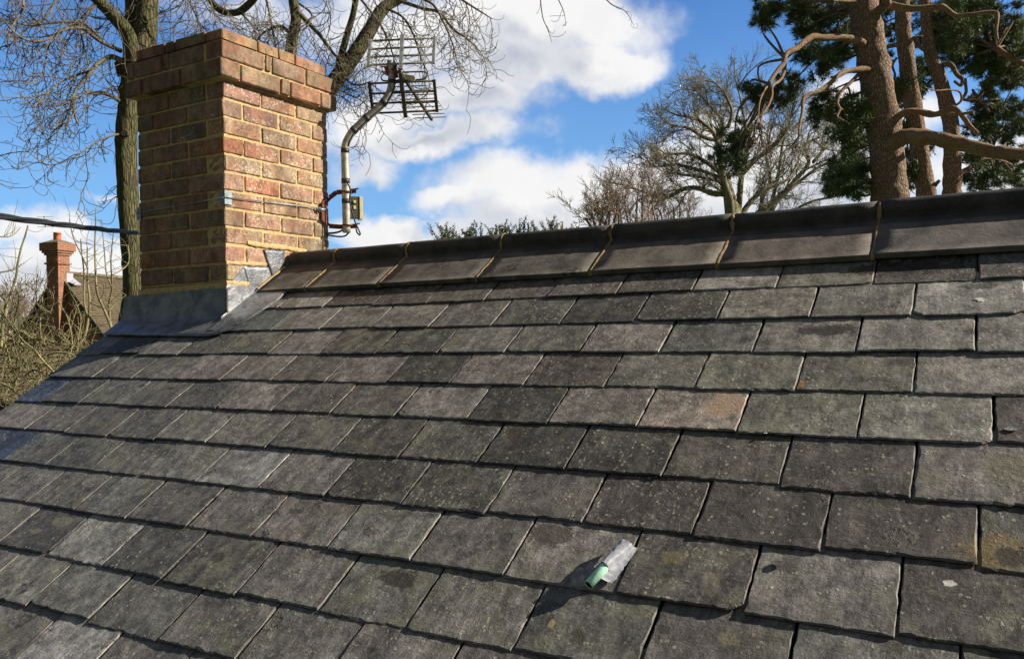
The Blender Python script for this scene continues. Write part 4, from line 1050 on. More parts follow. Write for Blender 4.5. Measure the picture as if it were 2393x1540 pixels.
# tree behind the chimney, right
t2 = thing('ash_tree', P(700, 1500, 12), 'leaning bare ash tree with a thick limb between the chimney and the aerial', 'tree')
tr = MB(); D = 12.
limb(tr, pxl([(560, 2100), (600, 1200), (680, 500), (735, 270), (765, 215), (800, 168), (838, 115), (868, 65), (895, 22), (925, 2), (1000, -35), (1100, -60)], D, D + .6), .165, .065, 16, 5)
limb(tr, pxl([(690, 600), (684, 300), (680, 150), (683, 95), (692, 50), (686, 5), (680, -80)], D + .3, D + .5), .10, .07, 12, 5)
limb(tr, pxl([(790, 170), (798, 130), (812, 80), (826, 30), (835, -20)], D, D - .3), .055, .04, 10, 5)
limb(tr, pxl([(487, -10), (500, 12), (528, 30), (560, 28), (585, 8), (600, -10)], D - .3, D - .6), .045, .05, 10, 5)
part('trunk', tr, M_ASH, t2)
tw = MB()
L2 = [([(690, 22), (715, 48), (745, 80), (775, 120), (800, 150)], .045, .012, 0), ([(680, 80), (655, 62), (620, 75), (600, 95)], .03, .01, .2), ([(680, 130), (655, 135), (625, 150), (610, 165)], .03, .01, .2),
      ([(925, 0), (985, 20), (1025, 30), (1060, 70), (1090, 90), (1120, 120)], .03, .008, -.4), ([(960, -10), (1010, 10), (1040, 60), (1060, 110), (1070, 160)], .024, .006, -.7),
      ([(1000, -30), (1060, -10), (1110, 20), (1150, 45)], .028, .006, -.3), ([(835, -10), (860, 20), (890, 60), (910, 100), (925, 160)], .02, .006, -.3), ([(900, 20), (940, 40), (965, 80), (985, 140), (1000, 170)], .02, .006, -.5),
      ([(780, 195), (800, 180), (830, 200), (870, 190)], .02, .006, -.5), ([(620, -10), (632, 40), (640, 90), (650, 130)], .02, .008, 0), ([(700, 10), (730, 40), (700, 90), (720, 130)], .018, .006, -.8), ([(770, 195), (800, 215), (850, 240), (868, 280)], .012, .004, -.6),
      ([(430, -20), (450, 20), (470, 60), (490, 70)], .015, .005, -.6), ([(560, 28), (590, 60), (610, 80)], .014, .005, .3)]
for pts, r0, r1, dd in L2:
    s = limb(tw, pxl(pts, D, D + dd), r0, r1, 7, 5, .1)
    kids_on(tw, s, 8, .9, .007, 1, ASH, .1, lambda: Vector((random.uniform(-.3, .5), -.15, random.uniform(-.6, .2))))
    kids_on(tw, s, 9, .45, .0045, 0, ASH, .1)
for k in range(26):
    q = P(random.uniform(400, 1090), random.uniform(-50, 10), D + random.uniform(-1, 1)); grow(tw, q, Vector((random.uniform(-.4, .6), random.uniform(-.4, .3), -.9)), random.uniform(.7, 1.4), .009, 1, ASH)
for k in range(9): grow(tw, P(random.uniform(765, 790), random.uniform(185, 225), D - .1), Vector((.9, .2, random.uniform(-.3, .5))), random.uniform(.4, .8), .006, 1, ASH)
for pts in ([(1262, -10), (1268, 40), (1280, 70), (1290, 100)], [(1300, -10), (1318, 30), (1322, 62)], [(1408, -10), (1430, 12), (1462, 28), (1482, 62)]):
    s = limb(tw, pxl(pts, D, D - .2), .010, .003, 4, 5, .1); kids_on(tw, s, 4, .25, .0035, 0, ASH)
part('crown', tw, M_ASHTW, t2)

# big bare tree and its neighbours beyond the ridge
BARE = dict(seg=[6, 7, 7, 8], wig=[.10, .11, .11, .10], trop=[(.02, .10), (.0, .06), (.02, .03), (.05, .05)], sides=[3, 3, 4, 5], kids=[0, 9, 8, 7], ang=(22, 55), ratio=[0, .62, .62, .62], taper=.3, tip=.006)
def bare_tree(px, D, limbs, label, trunkpts, r0, mt, cfg=BARE, group=None, kidn=6, kl=2.2, extra=None):
    o = thing('bare_tree', P(px, 720, D) * 1.0 if False else Vector((P(px, 720, D).x, P(px, 720, D).y, -4.4)), label, 'tree', group)
    tr = MB(); limb(tr, [ORG[o]] + pxl(trunkpts, D, D), r0, r0 * .55, 10, 4); part('trunk', tr, mt, o)
    cr_ = MB()
    for pts, a, b, dd in limbs:
        if pts[0][1] > 430 and trunkpts[-1][1] < 520: pts = [((pts[0][0] + trunkpts[0][0]) / 2, max(pts[0][1] + 45, 540))] + pts
        s = limb(cr_, pxl(pts, D, D + dd), a, b, 6, 4, .1); kids_on(cr_, s, kidn, kl, a * .24, 2, cfg, .2); kids_on(cr_, s, kidn, kl * .5, a * .14, 1, cfg, .1)
    if extra: extra(cr_, D)
    part('crown', cr_, mt, o); return o
bare_tree(1700, 38, [([(1705, 470), (1690, 420), (1683, 370), (1672, 320), (1640, 285), (1600, 270)], .22, .04, -2), ([(1690, 400), (1680, 340), (1690, 290), (1660, 250), (1620, 205)], .15, .03, 1),
     ([(1703, 462), (1665, 452), (1630, 440), (1595, 442), (1560, 462), (1520, 455), (1480, 440)], .17, .04, -1), ([(1685, 330), (1645, 322), (1610, 300), (1575, 295), (1550, 285)], .10, .03, -1), ([(1695, 420), (1640, 400), (1580, 385), (1530, 390), (1510, 370)], .10, .03, 1), ([(1683, 405), (1650, 380), (1610, 360), (1560, 360), (1530, 340)], .11, .03, -3),
     ([(1690, 440), (1660, 420), (1600, 410), (1560, 405)], .10, .03, 2), ([(1730, 440), (1735, 400), (1745, 350), (1740, 290), (1730, 230), (1725, 200)], .16, .03, 2),
     ([(1735, 405), (1770, 370), (1810, 340), (1840, 300), (1850, 260)], .14, .03, -1), ([(1730, 340), (1765, 290), (1790, 250), (1800, 220)], .10, .03, 2), ([(1700, 300), (1710, 260), (1690, 215), (1660, 185)], .09, .03, 0),
     ([(1740, 490), (1790, 440), (1840, 420), (1870, 370)], .16, .04, 1)],
     'large spreading bare tree with a rounded crown behind the middle of the ridge', [(1712, 520), (1708, 480), (1700, 440), (1695, 410)], .36, M_OAKTW, kidn=11, kl=1.9)
bare_tree(1790, 45, [([(1765, 512), (1785, 490), (1830, 455), (1860, 420), (1890, 380), (1880, 340), (1920, 320)], .24, .05, 0), ([(1768, 530), (1800, 480), (1820, 400), (1830, 330), (1850, 290)], .16, .04, 1), ([(1815, 470), (1850, 440), (1900, 400), (1950, 370), (1985, 330)], .14, .04, 1),
     ([(1800, 600), (1835, 520), (1860, 490), (1900, 470), (1950, 460), (2000, 440)], .12, .04, -1), ([(1900, 380), (1930, 340), (1940, 290)], .10, .03, 1), ([(1780, 470), (1800, 420), (1790, 360), (1800, 310)], .13, .03, 1)],
     'bare tree with twisting limbs between the rounded bare tree and the pines', [(1760, 560), (1765, 510)], .34, M_OAKTW, kidn=10, kl=2.2)
THK = dict(BARE, kids=[0, 7, 6, 6], trop=[(.1, .1), (.12, .1), (.1, .05), (.1, .05)])
for i, (x0, x1, yt, D_, lb) in enumerate(((1375, 1450, 455, 30, 'low brown bare thicket tree rising just over the ridge beside the cypress tops'), (1430, 1540, 400, 34, 'dense brown bare tree left of the large rounded tree'), (1530, 1620, 440, 42, 'faint bare tree seen behind the low limb of the rounded tree'))):
    lm = []
    for k in range(7):
        a = x0 + (x1 - x0) * (k + .5) / 7; top_ = yt + abs(k - 3.5) ** 1.6 * 5
        lm.append(([((x0 + x1) / 2 * .4 + a * .6, 570), (a, 530), (a + random.uniform(-12, 12), (top_ + 530) / 2), (a + random.uniform(-20, 10), top_ + 25)], .06, .02, random.uniform(-1, 1)))
    bare_tree((x0 + x1) / 2, D_, lm, lb, [((x0 + x1) / 2, 640), ((x0 + x1) / 2, 575)], .16, M_BROWNTW, THK, 'bare trees beyond the ridge', 5, 1.3)

# cypress tops
def spray(m, q, d, L, w):
    n = 7; side = d.cross(Vector((random.uniform(-1, 1), random.uniform(-1, 1), .3))).normalized(); pts = [q]
    for i in range(n): d = (d + rv(.10) + Vector((0, 0, .03))).normalized(); pts.append(pts[-1] + d * L / n)
    m.tube(pts, [.012 * (1 - i / (n + 1)) + .004 for i in range(n + 1)], 3, cap=False)
    for i in range(1, n + 1):
        for k in range(5):
            l_ = w * (1 - .6 * i / n) * random.uniform(.6, 1.2); dd = (d * .9 + side * random.choice((-1, 1)) + rv(.35)).normalized(); a = pts[i] + rv(.02); b = a + dd * l_; p_ = dd.cross(d + rv(.3)).normalized() * .018
            b0 = len(m.v); m.v += [a - p_, a + p_, b]; m.face((b0, b0 + 1, b0 + 2))
for i, (cx, yt, wd, lb) in enumerate(((1045, 542, 25, 'smallest wispy conifer tip poking over the ridge nearest the chimney'), (1100, 528, 45, 'small pale green conifer top over the ridge'), (1168, 514, 38, 'upright conifer tip over the ridge joint'), (1235, 508, 55, 'widest dark conifer top over the middle of the ridge'), (1315, 506, 50, 'ragged conifer top beside the brown thicket'))):
    o = thing('cypress_tree', Vector((*P(cx, 600, 24).xy, -4.4)), lb, 'conifer', 'cypress tops behind the ridge')
    m = MB(); m.tube([ORG[o], P(cx, 590, 24), P(cx, yt + 12, 24)], [.16, .05, .02], 6); part('trunk', m, M_BROWNTW, o)
    m = MB()
    for k in range(34):
        q = P(cx + random.gauss(0, wd * .42), 600 + random.uniform(-55, 10), 24 + random.uniform(-.4, .4)); spray(m, q, Vector((random.uniform(-.9, .9), random.uniform(-.5, .5), .8)), random.uniform(.25, .5), .13)
    for k in range(11): q = P(cx + random.uniform(-wd * .7, wd * .7), yt + 40 + random.uniform(-10, 20), 24); spray(m, q, Vector((random.uniform(-.9, .9), 0, 1.)), random.uniform(.25, .45) * (.7 + .3 * wd / 50), .12)
    part('crown', m, M_CYPRESS, o)

# pines
def tufts(m, c, r, n, sz=.13):
    cl = [(c + Vector((random.gauss(0, r * .5), random.gauss(0, r * .5), random.gauss(0, r * .42)))) for _ in range(max(3, int(n / 11)))]
    for q in cl:
        out = (q - c).normalized() if (q - c).length > .01 else Vector((0, 0, 1)); out = (out + Vector((0, 0, .5)) + rv(.3)).normalized()
        rr = r * .16
        for _ in range(11):
            a = q + Vector((random.gauss(0, rr), random.gauss(0, rr), random.gauss(0, rr * .8)))
            ax = (out + rv(.55)).normalized()
            for k in range(9):
                d = (ax * random.uniform(.3, 1.1) + rv(.5)).normalized(); b = a + d * sz * random.uniform(.7, 1.2); p_ = d.cross(rv(1)).normalized() * .008; b0 = len(m.v)
                m.v += [a - p_, a + p_, b]; m.face((b0, b0 + 1, b0 + 2))
def Z5(x, y): return ((2200 + x / 1.459) / 1.6047, (y / 1.459) / 1.6047)     # helpers for crown layout
def Z6(x, y): return ((2700 + x / 2.0263) / 1.6047, (y / 2.0263) / 1.6047)
pine_cr = {0: [], 1: [], 2: []}
CL = [(0, [(330, 60, 55), (310, 150, 50), (380, 110, 60), (440, 60, 50), (350, 190, 40), (580, 60, 70), (620, 140, 80), (700, 60, 80), (760, 160, 90), (640, 220, 70), (850, 120, 90), (900, 220, 70), (970, 60, 60), (700, 260, 60), (960, 300, 60), (640, 420, 60), (740, 400, 70), (830, 420, 80), (760, 510, 60), (920, 400, 60), (850, 510, 50), (980, 250, 50),
               (230, 700, 60), (330, 720, 50), (480, 650, 60), (560, 620, 50), (460, 760, 50), (110, 1110, 90), (50, 1180, 60), (150, 1030, 50), (200, 1080, 50), (120, 1240, 60), (540, 680, 40),
               (820, 700, 50), (760, 800, 60), (740, 890, 60), (850, 860, 50), (1010, 840, 80), (980, 930, 90), (1050, 1000, 80), (960, 1040, 80), (1080, 880, 60), (1050, 1110, 70), (960, 1240, 80), (900, 1300, 80), (1020, 1340, 90), (930, 1400, 90), (1090, 1280, 60), (1000, 1430, 80), (880, 1460, 60), (1090, 1420, 60)]),
      (1, [(1270, 60, 70), (1240, 180, 60), (1290, 260, 50), (1260, 440, 35), (1330, 700, 60), (1400, 640, 80), (1300, 760, 50), (1420, 740, 60), (1250, 20, 60), (1460, 30, 50), (1540, 560, 60), (1560, 650, 50), (1500, 500, 40), (1380, 960, 40), (1450, 1280, 60), (1480, 1330, 40), (1600, 1140, 40), (1430, 1180, 45), (1430, 1420, 50), (1480, 1240, 50), (1560, 1450, 30)]),
      (2, [(1600, 200, 80), (1680, 120, 80), (1750, 60, 90), (1860, 60, 90), (1950, 40, 80), (2060, 60, 80), (1700, 260, 90), (1820, 200, 90), (1920, 180, 80), (2020, 200, 80), (1750, 340, 90), (1860, 320, 90), (1980, 340, 90), (2100, 260, 80), (2200, 220, 80), (2280, 260, 70), (2180, 340, 80), (2060, 420, 90), (1920, 440, 80), (1800, 440, 70), (1680, 380, 60), (2160, 450, 80), (2270, 420, 70), (2220, 540, 80), (2120, 560, 70), (2020, 540, 60), (1930, 540, 50),
               (2280, 600, 60), (2200, 640, 60), (2100, 660, 60), (2000, 680, 50), (1950, 780, 60), (2050, 780, 60), (2150, 800, 60), (2260, 840, 70), (2200, 920, 80), (2100, 880, 70), (2000, 900, 60), (2280, 960, 60), (1900, 980, 50), (2000, 1000, 70), (2100, 1020, 60), (2200, 1050, 60), (1930, 1200, 70), (1980, 1290, 70), (2080, 1250, 60), (2180, 1260, 60), (2280, 1230, 60), (2100, 1360, 70), (2220, 1340, 60), (1980, 1400, 70), (2280, 1400, 60), (1880, 1350, 50), (1540, 700, 40), (2290, 30, 40), (2230, 130, 30), (1580, 320, 50)])]
PD = [18., 20., 21.]
LB = ['thickest orange-barked pine with a pruned limb arching left over the bare trees', 'straight pine of middling girth just right of the thickest pine trunk', 'rightmost visible pine trunk with a kinked upper stem and dense dark foliage']
TR_ = [([(2082, 700), (2080, 560), (2079, 470), (2078, 420), (2070, 330), (2055, 230), (2040, 150), (2030, 90), (2022, 40), (2018, 0), (2012, -150), (2005, -350)], .36, .26),
       ([(2175, 700), (2170, 520), (2165, 460), (2155, 390), (2140, 290), (2125, 190), (2115, 110), (2110, 60), (2108, 0), (2105, -200)], .215, .15),
       ([(2230, 700), (2226, 480), (2225, 430), (2225, 360), (2222, 290), (2205, 215), (2190, 170), (2175, 130), (2165, 60), (2160, -80)], .225, .12)]
LIMBS = {0: [([Z6(1090, 330), Z6(1000, 300), Z6(900, 285), Z6(800, 290), Z6(700, 285), Z6(640, 320), Z6(580, 370), Z6(505, 410), Z6(480, 490), Z6(420, 560), Z6(370, 640)], .105, .06, -1.5, M_PINELIMB), ([Z6(495, 450), Z6(490, 540), Z6(460, 610), Z6(400, 655), Z6(395, 730), Z6(365, 810), Z6(320, 880), Z6(300, 980)], .045, .022, -2.0, M_PINELIMB),
             ([Z6(375, 640), Z6(330, 700), Z6(300, 790), Z6(290, 900), Z6(270, 960)], .03, .01, -2., M_PINELIMB), ([Z6(1140, 530), Z6(1060, 530), Z6(960, 545), Z6(900, 575), Z6(840, 630), Z6(760, 690), Z6(640, 740), Z6(625, 850), Z6(605, 950), Z6(600, 1030)], .085, .03, -1.4, M_PINELIMB),
             ([Z6(1060, 560), Z6(990, 630), Z6(920, 700), Z6(890, 780), Z6(910, 830), Z6(890, 890), Z6(940, 920)], .05, .03, -.6, M_PINELIMB), ([Z6(1300, 1110), Z6(1360, 1060), Z6(1450, 1040), Z6(1600, 1045), Z6(1750, 1075), Z6(1900, 1110), Z6(2050, 1150), Z6(2200, 1165), Z6(2400, 1180)], .22, .17, -1.8, M_PINELIMB),
             ([Z6(1320, 920), Z6(1400, 860), Z6(1500, 850), Z6(1620, 870), Z6(1700, 850), Z6(1770, 820), Z6(1830, 870), Z6(1900, 960), Z6(1960, 1020)], .10, .06, -1., M_PINELIMB), ([Z6(1160, 120), Z6(1210, 80), Z6(1270, 30), Z6(1260, 5)], .13, .12, -.6, M_PINE), ([Z6(1290, 40), Z6(1380, 60), Z6(1500, 70), Z6(1640, 55), Z6(1700, 60), Z6(1790, 120), Z6(1900, 115), Z6(2080, 95), Z6(2110, 130), Z6(2100, 230), Z6(2110, 310)], .10, .03, -1.8, M_PINELIMB),
             ([Z6(1030, 10), Z6(960, 12), Z6(850, 10)], .06, .04, -.5, M_PINELIMB), ([Z6(1700, 855), Z6(1790, 870), Z6(1930, 855)], .045, .04, -1.2, M_PINELIMB), ([Z6(1760, 820), Z6(1830, 770), Z6(1820, 700), Z6(1740, 685), Z6(1640, 690), Z6(1550, 665)], .035, .015, -1.1, M_PINELIMB), ([Z6(1640, 1030), Z6(1735, 1020)], .09, .08, -.9, M_PINELIMB)],
         1: [([Z6(1340, 345), Z6(1270, 360), Z6(1220, 400)], .07, .06, .2, M_PINE), ([Z6(1430, 350), Z6(1470, 290), Z6(1540, 280)], .06, .04, -.2, M_PINE), ([Z6(1345, 440), Z6(1310, 500), Z6(1330, 580), Z6(1290, 640)], .04, .03, .2, M_PINE), ([Z6(1630, 1410), Z6(1670, 1370)], .07, .05, -.2, M_PINE)],
         2: [([Z6(1480, 300), Z6(1520, 360), Z6(1590, 410)], .07, .05, -.2, M_PINE), ([Z6(1690, 500), Z6(1750, 490), Z6(1800, 570), Z6(1840, 600), Z6(1830, 650), Z6(1780, 620)], .09, .05, -.4, M_PINE), ([Z6(2100, 370), Z6(2180, 420), Z6(2300, 480), Z6(2450, 520)], .09, .07, -.5, M_PINELIMB), ([Z6(1810, 1320), Z6(1880, 1290), Z6(1960, 1220), Z6(2050, 1200)], .10, .06, .3, M_PINE),
             ([Z6(1860, 600), Z6(1870, 700), Z6(1850, 760), Z6(1960, 760), Z6(2000, 800)], .05, .04, -.3, M_PINE)]}
PTW = dict(seg=[5, 6, 6], wig=[.16, .14, .1], trop=[(0, .05), (-.02, .05), (0, 0)], sides=[3, 4, 5], kids=[0, 6, 5], ang=(25, 70), ratio=[0, .55, .6], taper=.35, tip=.006)
for i in range(3):
    pts, r0, r1 = TR_[i]; D_ = PD[i]
    o = thing('pine_tree', Vector((*P(pts[0][0], 720, D_).xy, -4.4)), LB[i], 'pine tree', 'pines behind the right of the roof')
    tr = MB(); limb(tr, [ORG[o]] + pxl(pts, D_, D_), r0 * 1.15, r1, 22, 6, .16); tk = part('trunk', tr, M_PINE, o)
    allp = []
    for L_, a, b, dd, mt in LIMBS[i]:
        m = MB(); s = limb(m, pxl(L_, D_ - r0 * .6, D_ + dd), a * .8, b * .68, 10, 5, .26); allp += s
        part('limb', m, mt, o)
    m = MB(); s = smooth(pxl(pts, D_, D_), 3); allp += s
    cl = CL[i][1]; lf = MB()
    for (x, y, r_) in cl:
        px, py = Z6(x, y); dep = D_ + random.uniform(-.2, 2.2); c = P(px, py, dep); rad = r_ / 2.0263 / 1.6047 / FP * dep * 1.15
        tufts(lf, c, rad * 1.15, int(125 * (r_ / 55) ** 2), .16)
        q = min(allp, key=lambda p: (p - c).length)
        if (q - c).length < 4: mid = q.lerp(c, .5) + rv(.12) + Vector((0, 0, .1)); m.tube(smooth([q, mid, c], 4), [.035 - .0028 * k for k in range(9)], 5, cap=False)
        for k in range(4): grow(m, c + rv(rad * .3), rv(1), rad * 1.1, .012, 1, PTW)
    part('branches', m, M_PINE, o)
    if i == 0:
        tw = MB()
        for k in range(16): grow(tw, P(*Z6(random.uniform(240, 330), random.uniform(930, 990)), D_ - 2), Vector((random.uniform(-.6, .2), 0, -1)), random.uniform(.4, .8), .008, 1, dict(PTW, trop=[(-.05, -.05)] * 3, kids=[0, 3, 3]))
        part('dead_twigs', tw, M_BUDTW, o); tw = MB()
        for k in range(6): grow(tw, P(*Z6(600, 1030), D_ - 1.4), Vector((random.uniform(-.9, .1), 0, -1)), random.uniform(.4, .9), .008, 1, dict(PTW, trop=[(-.05, -.05)] * 3, kids=[0, 3, 3]))
        part('dead_twigs', tw, M_BUDTW, o)
    part('crown', lf, M_NEEDLE, o)

# ------------------------------------------------------------------ left background
def Z4(x, y): return (x / 4.577, 486.1 + y / 4.577)
sh_ = thing('shrub', Vector((*P(150, 800, 7.6).xy, -4.4)), 'bare budding shrub with lichened stems in front of the neighbouring gable', 'shrub')
st = MB(); tw = MB()
STM = [([(300, 190), (270, 300), (225, 440), (190, 600), (170, 750), (110, 920), (70, 1010), (60, 1150), (30, 1250), (10, 1500)], .007, .016), ([(935, 420), (935, 600), (940, 800), (960, 1000), (940, 1210), (900, 1380), (800, 1500)], .005, .016), ([(865, 330), (870, 450), (900, 700), (900, 1000), (945, 1180)], .004, .010),
       ([(1020, 0), (1025, 150), (1015, 420), (1020, 600), (1040, 900), (1110, 1080), (1190, 1280), (1200, 1500)], .004, .014), ([(1215, 260), (1190, 500), (1190, 650), (1200, 850), (1165, 1050), (1190, 1280)], .004, .012), ([(1090, 130), (1120, 500), (1140, 700), (1195, 850)], .004, .008), ([(745, 130), (780, 300), (840, 440), (900, 560), (940, 650)], .004, .007),
       ([(0, 1160), (100, 1270), (250, 1330), (350, 1400), (480, 1410), (620, 1450), (800, 1490)], .012, .016), ([(-60, 1450), (150, 1410), (250, 1400), (480, 1410)], .014, .012), ([(500, 760), (470, 900), (440, 1050), (430, 1250), (440, 1400)], .004, .008), ([(195, 860), (200, 1000), (160, 1200), (150, 1350)], .004, .008), ([(280, 810), (385, 910), (390, 1000), (420, 1050), (550, 1130)], .004, .007),
       ([(400, 710), (385, 910)], .003, .005), ([(460, 750), (385, 910)], .003, .005), ([(1370, 400), (1370, 600), (1200, 720)], .004, .006), ([(0, 690), (120, 670), (190, 640), (230, 600)], .008, .004), ([(0, 310), (130, 300), (220, 210)], .006, .003), ([(0, 930), (70, 1010)], .01, .009), ([(1350, 930), (1220, 1040), (1160, 1090), (960, 1010)], .004, .007), ([(40, 1500), (20, 1330), (-40, 1180)], .02, .018), ([(620, 1360), (700, 1430), (800, 1490)], .005, .009), ([(300, 1600), (250, 1480), (130, 1380), (0, 1320)], .016, .013)]
for pts, r0, r1 in STM:
    dd = random.uniform(-.5, .5); s = smooth(pxl([Z4(*q) for q in pts], 7.4, 7.4 + dd), 5); st.tube(s, [r0 + (r1 - r0) * i / (len(s) - 1) for i in range(len(s))], 6, rough=.15)
    kids_on(tw, s[:int(len(s) * .8)], 7, .28, .003, 0, dict(ASH, trop=[(.1, .12)] * 3, tip=.0014, wig=[.09] * 3, ang=(30, 60)), .02, lambda: Vector((0, 0, .6)))
part('stems', st, M_LICHTW, sh_)
for k in range(125):
    q = P(random.uniform(-60, 200), random.uniform(795, 960), random.uniform(6.8, 8.2)); grow(tw, q, Vector((random.uniform(-1, 1), random.uniform(-.5, .5), random.uniform(-.2, 1))), random.uniform(.25, .6), .005, 1, dict(ASH, trop=[(.05, .1)] * 3, kids=[0, 3, 3], tip=.0016))
for k in range(46):
    q = P(random.uniform(-60, 190), random.uniform(830, 960), random.uniform(6.8, 8.2)); grow(tw, q, Vector((random.uniform(-1, 1), random.uniform(-.5, .5), random.uniform(-.3, .8))), random.uniform(.5, 1.0), .009, 1, dict(ASH, trop=[(.05, .1)] * 3, kids=[0, 5, 3], tip=.0022))
part('twigs', tw, M_LICHTW, sh_)

# neighbour's house
def zc_(x, y): return P(*Z4(x, y), 30)
QA = P(*Z4(650, 700), 30); vw = Vector((-.852, .524, 0)); rt_ = Vector((.524, .852, 0)); rD = (vw + rt_).normalized(); sD = (rt_ - vw).normalized()
nh = thing('brick_house', Vector((QA.x, QA.y, -4.4)), 'red brick house with a brown tiled roof and tall gable chimney in the left distance', 'house')
def H(a, b, z): return QA + rD * a + sD * b + Vector((0, 0, z))
tp_ = math.tan(R(49)); HWd = 3.9; LEN = 11
m = MB(); rows_ = 46
for sg in (1, -1):
    for k in range(rows_):
        b0 = HWd * k / rows_; b1 = HWd * (k + 1) / rows_ + .02; q = [H(-.12, sg * b0, -b0 * tp_), H(-.12, sg * b1, -b1 * tp_ + .03), H(LEN, sg * b1, -b1 * tp_ + .03), H(LEN, sg * b0, -b0 * tp_)]
        nn = (q[1] - q[0]).cross(q[3] - q[0]).normalized(); nn = nn if nn.z > 0 else -nn; q = q if sg < 0 else q[::-1]; m.poly(q, .025, nn)
rf = part('roof', m, M_FARTILE, nh)
m = MB()
for k in range(24): bar(m, H(k * .45 - .1, 0, .03), H(k * .45 + .33, 0, .03), .20, .10)
part('ridge', m, M_CONC, rf)
m = MB(); zb = -4.4 - QA.z
m.poly([H(0, -HWd + .2, zb), H(0, HWd - .2, zb), H(0, HWd - .2, -(HWd - .2) * tp_ - .05), H(0, 0, -.05), H(0, -HWd + .2, -(HWd - .2) * tp_ - .05)], .2, -rD)
for sg in (-1, 1): m.poly([H(.01, sg * (HWd - .3), zb), H(LEN, sg * (HWd - .3), zb), H(LEN, sg * (HWd - .3), -(HWd - .2) * tp_ - .05), H(.01, sg * (HWd - .3), -(HWd - .2) * tp_ - .05)], .2, sD * sg)
part('wall', m, M_FARBRICK, nh)
m = MB(); Mh = Matrix.Translation(QA) @ Matrix(((sD.x, rD.x, 0, 0), (sD.y, rD.y, 0, 0), (0, 0, 1, 0), (0, 0, 0, 1)))
hw = .26; bO = -.42
m.box((-hw + .05, bO, zb), (hw + .05, bO + .52, .62), Mh)
for k, (e, z0, z1) in enumerate(((.05, .30, .36), (.05, .62, .70), (.10, .70, .78), (.15, .78, 1.06))): m.box((-hw + .05 - e, bO - e, z0), (hw + .05 + e, bO + .52 + e, z1), Mh)
stk = part('chimney', m, M_FARBRICK, nh)
m = MB(); b0 = len(m.v); e = .13
m.v += [Mh @ Vector(q) for q in ((-hw + .05 - e, bO - e, 1.06), (hw + .05 + e, bO - e, 1.06), (hw + .05 + e, bO + .52 + e, 1.06), (-hw + .05 - e, bO + .52 + e, 1.06), (-.08, bO + .13, 1.18), (.18, bO + .13, 1.18), (.18, bO + .39, 1.18), (-.08, bO + .39, 1.18))]
for q in ((0, 1, 5, 4), (1, 2, 6, 5), (2, 3, 7, 6), (3, 0, 4, 7), (4, 5, 6, 7)): m.face([b0 + i for i in q])
part('flaunching', m, M_CONC, stk)
m = MB(); c = Mh @ Vector((.05, bO + .26, 1.14)); m.tube([c, c + Uz * .10, c + Uz * .26, c + Uz * .265, c + Uz * .31], [.13, .125, .115, .13, .13], 16); part('chimney_pot', m, M_TERRA, stk)
m = MB(); m.poly([H(-.0, .30, -.30), H(.0, .62, -.42), H(.3, .62, -.40), H(.3, .2, -.1)], .02, Vector((0, 0, 1))); m.poly([H(-.05, .315, .0), H(.25, .315, .0), H(.25, .315, -.34), H(-.05, .315, -.34)], .01, sD); part('lead_flashing', m, M_LEADP, nh)
m = MB(); bar(m, H(-.14, 0, -.06), H(-.14, HWd, -HWd * tp_ - .06), .05, .16, rD); bar(m, H(-.14, 0, -.06), H(-.14, -HWd, -HWd * tp_ - .06), .05, .16, rD); part('verge', m, M_DARKALU, nh)
# its aerial
ae = thing('tv_aerial', c, 'small thin aerial on top of the far red brick chimney', 'aerial')
m = MB(); m.tube([c + Uz * -.02 - rt_ * .12, c + Uz * .62 - rt_ * .12], .016, 5); part('mast', m, M_ALU, ae)
bm0 = c + Uz * .68 - rt_ * .42; bm1 = c + Uz * .56 + rt_ * .28
m = MB(); m.tube([bm0, bm1], .014, 5)
for k in range(12): q = bm0.lerp(bm1, .1 + .9 * k / 11); m.tube([q - vw * .09 - rt_ * .03 - Uz * .03, q + vw * .09 + rt_ * .03 + Uz * .03], .010, 4)
part('boom', m, M_DARKALU, ae)
m = MB()
for dz in (.18, .09, 0, -.09, -.18): q = bm0 + Uz * dz + rt_ * .05; m.tube([q - rt_ * .26 + vw * .1, q + rt_ * .26 - vw * .1], .007, 4)
m.tube([bm0 + Uz * .2, bm0 - Uz * .2 + rt_ * .05], .014, 4); part('reflector', m, M_DARKALU, ae)

# low outbuilding with a mossy tiled roof below the shrub
ob_ = thing('outbuilding', Vector((*P(60, 830, 13).xy, -4.4)), 'low outbuilding whose mossy brown tiled roof shows under the shrub branches at far left', 'outbuilding')
Q0 = P(-200, 812, 13); Q0.z = P(60, 817, 13).z
m = MB(); dn = (-vw).normalized(); rows_ = 30
for k in range(rows_):
    a, b = 3.6 * k / rows_, 3.6 * (k + 1) / rows_ + .02
    q = [Q0 + dn * a * .8 - Uz * a * .6, Q0 + rt_ * 6 + dn * a * .8 - Uz * a * .6, Q0 + rt_ * 6 + dn * b * .8 - Uz * (b * .6 - .025), Q0 + dn * b * .8 - Uz * (b * .6 - .025)]
    m.poly(q[::-1], .02, (dn * .6 + Uz * .8))
for k in range(20): bar(m, Q0 + rt_ * (k * .3) + Uz * .01, Q0 + rt_ * (k * .3 + .29) + Uz * .01, .2, .06)
part('roof', m, M_FARTILE, ob_)
m = MB(); m.poly([Vector((q.x, q.y, z)) for q, z in ((Q0 + dn * 2.6, -4.4), (Q0 + dn * 2.6 + rt_ * 6, -4.4), (Q0 + dn * 2.6 + rt_ * 6, Q0.z - 2.0), (Q0 + dn * 2.6, Q0.z - 2.0))], .2, dn)
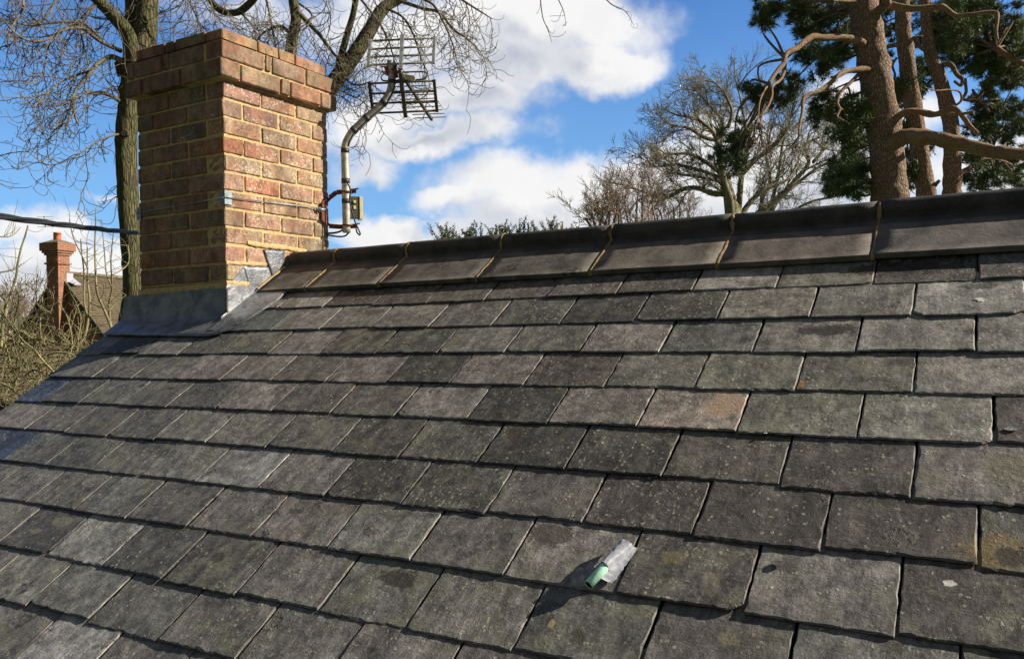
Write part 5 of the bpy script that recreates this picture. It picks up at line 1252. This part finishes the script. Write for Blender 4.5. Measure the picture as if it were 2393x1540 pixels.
m.poly([Vector((q.x, q.y, z)) for q, z in ((Q0 + vw * .2, -4.4), (Q0 + vw * .2 + rt_ * 6, -4.4), (Q0 + vw * .2 + rt_ * 6, Q0.z - .1), (Q0 + vw * .2, Q0.z - .1))], .2, vw)
part('wall', m, M_FARBRICK, ob_)

# far bare trees and blossom beyond the houses
FAR = dict(BARE, kids=[0, 8, 6, 6], tip=.012)
for k, (x, yt, D_, lb) in enumerate(((15, 690, 60, 'distant hazy bare tree at the far left edge'), (62, 700, 66, 'distant hazy bare tree left of the red brick gable'))):
    lm = [([(x, 800), (x + a * .5, 760), (x + a, yt + abs(a) * .7)], .12, .04, random.uniform(-2, 2)) for a in (-30, -15, 0, 14, 28)]
    bare_tree(x, D_, lm, lb, [(x, 830), (x, 795)], .25, M_BROWNTW, FAR, None, 5, 2.2)
o = thing('blossom_tree', Vector((*P(10, 790, 40).xy, -4.4)), 'small pink blossoming tree low at the far left edge', 'tree')
m = MB(); m.tube([ORG[o], P(10, 800, 40)], [.12, .05], 6)
for k in range(12): grow(m, P(10, 805, 40), Vector((random.uniform(-.8, .8), random.uniform(-.6, .6), 1)), random.uniform(.6, 1.1), .02, 1, dict(PTW, kids=[0, 3, 3]))
part('trunk', m, M_BROWNTW, o)
m = MB()
for k in range(1400):
    a = P(8 + random.gauss(0, 13), 795 + random.gauss(0, 9), 40 + random.uniform(-.7, .7)); b0 = len(m.v); m.v += [a, a + rv(.05), a + rv(.05)]; m.face((b0, b0 + 1, b0 + 2))
part('crown', m, M_PINK, o)
# hedge-like woodland far off round the horizon
m = MB()
for k in range(230):
    an = random.uniform(-2.6, 1.6); D_ = random.uniform(95, 140); q = Vector((CAM.x + D_ * math.sin(an), CAM.y + D_ * math.cos(an), -4.4))
    for j in range(5): grow(m, q + Vector((random.uniform(-2, 2), random.uniform(-2, 2), 0)), Vector((random.uniform(-.5, .5), random.uniform(-.5, .5), 1)), random.uniform(2.5, 4.2), .09, 1, dict(BARE, tip=.03, kids=[0, 10, 6, 6]))
o = part('woodland', m, M_BROWNTW, None, loc=(0, 110, -4.4)); tag(o, 'low line of bare woodland along the far horizon', 'woodland', None, 'stuff')
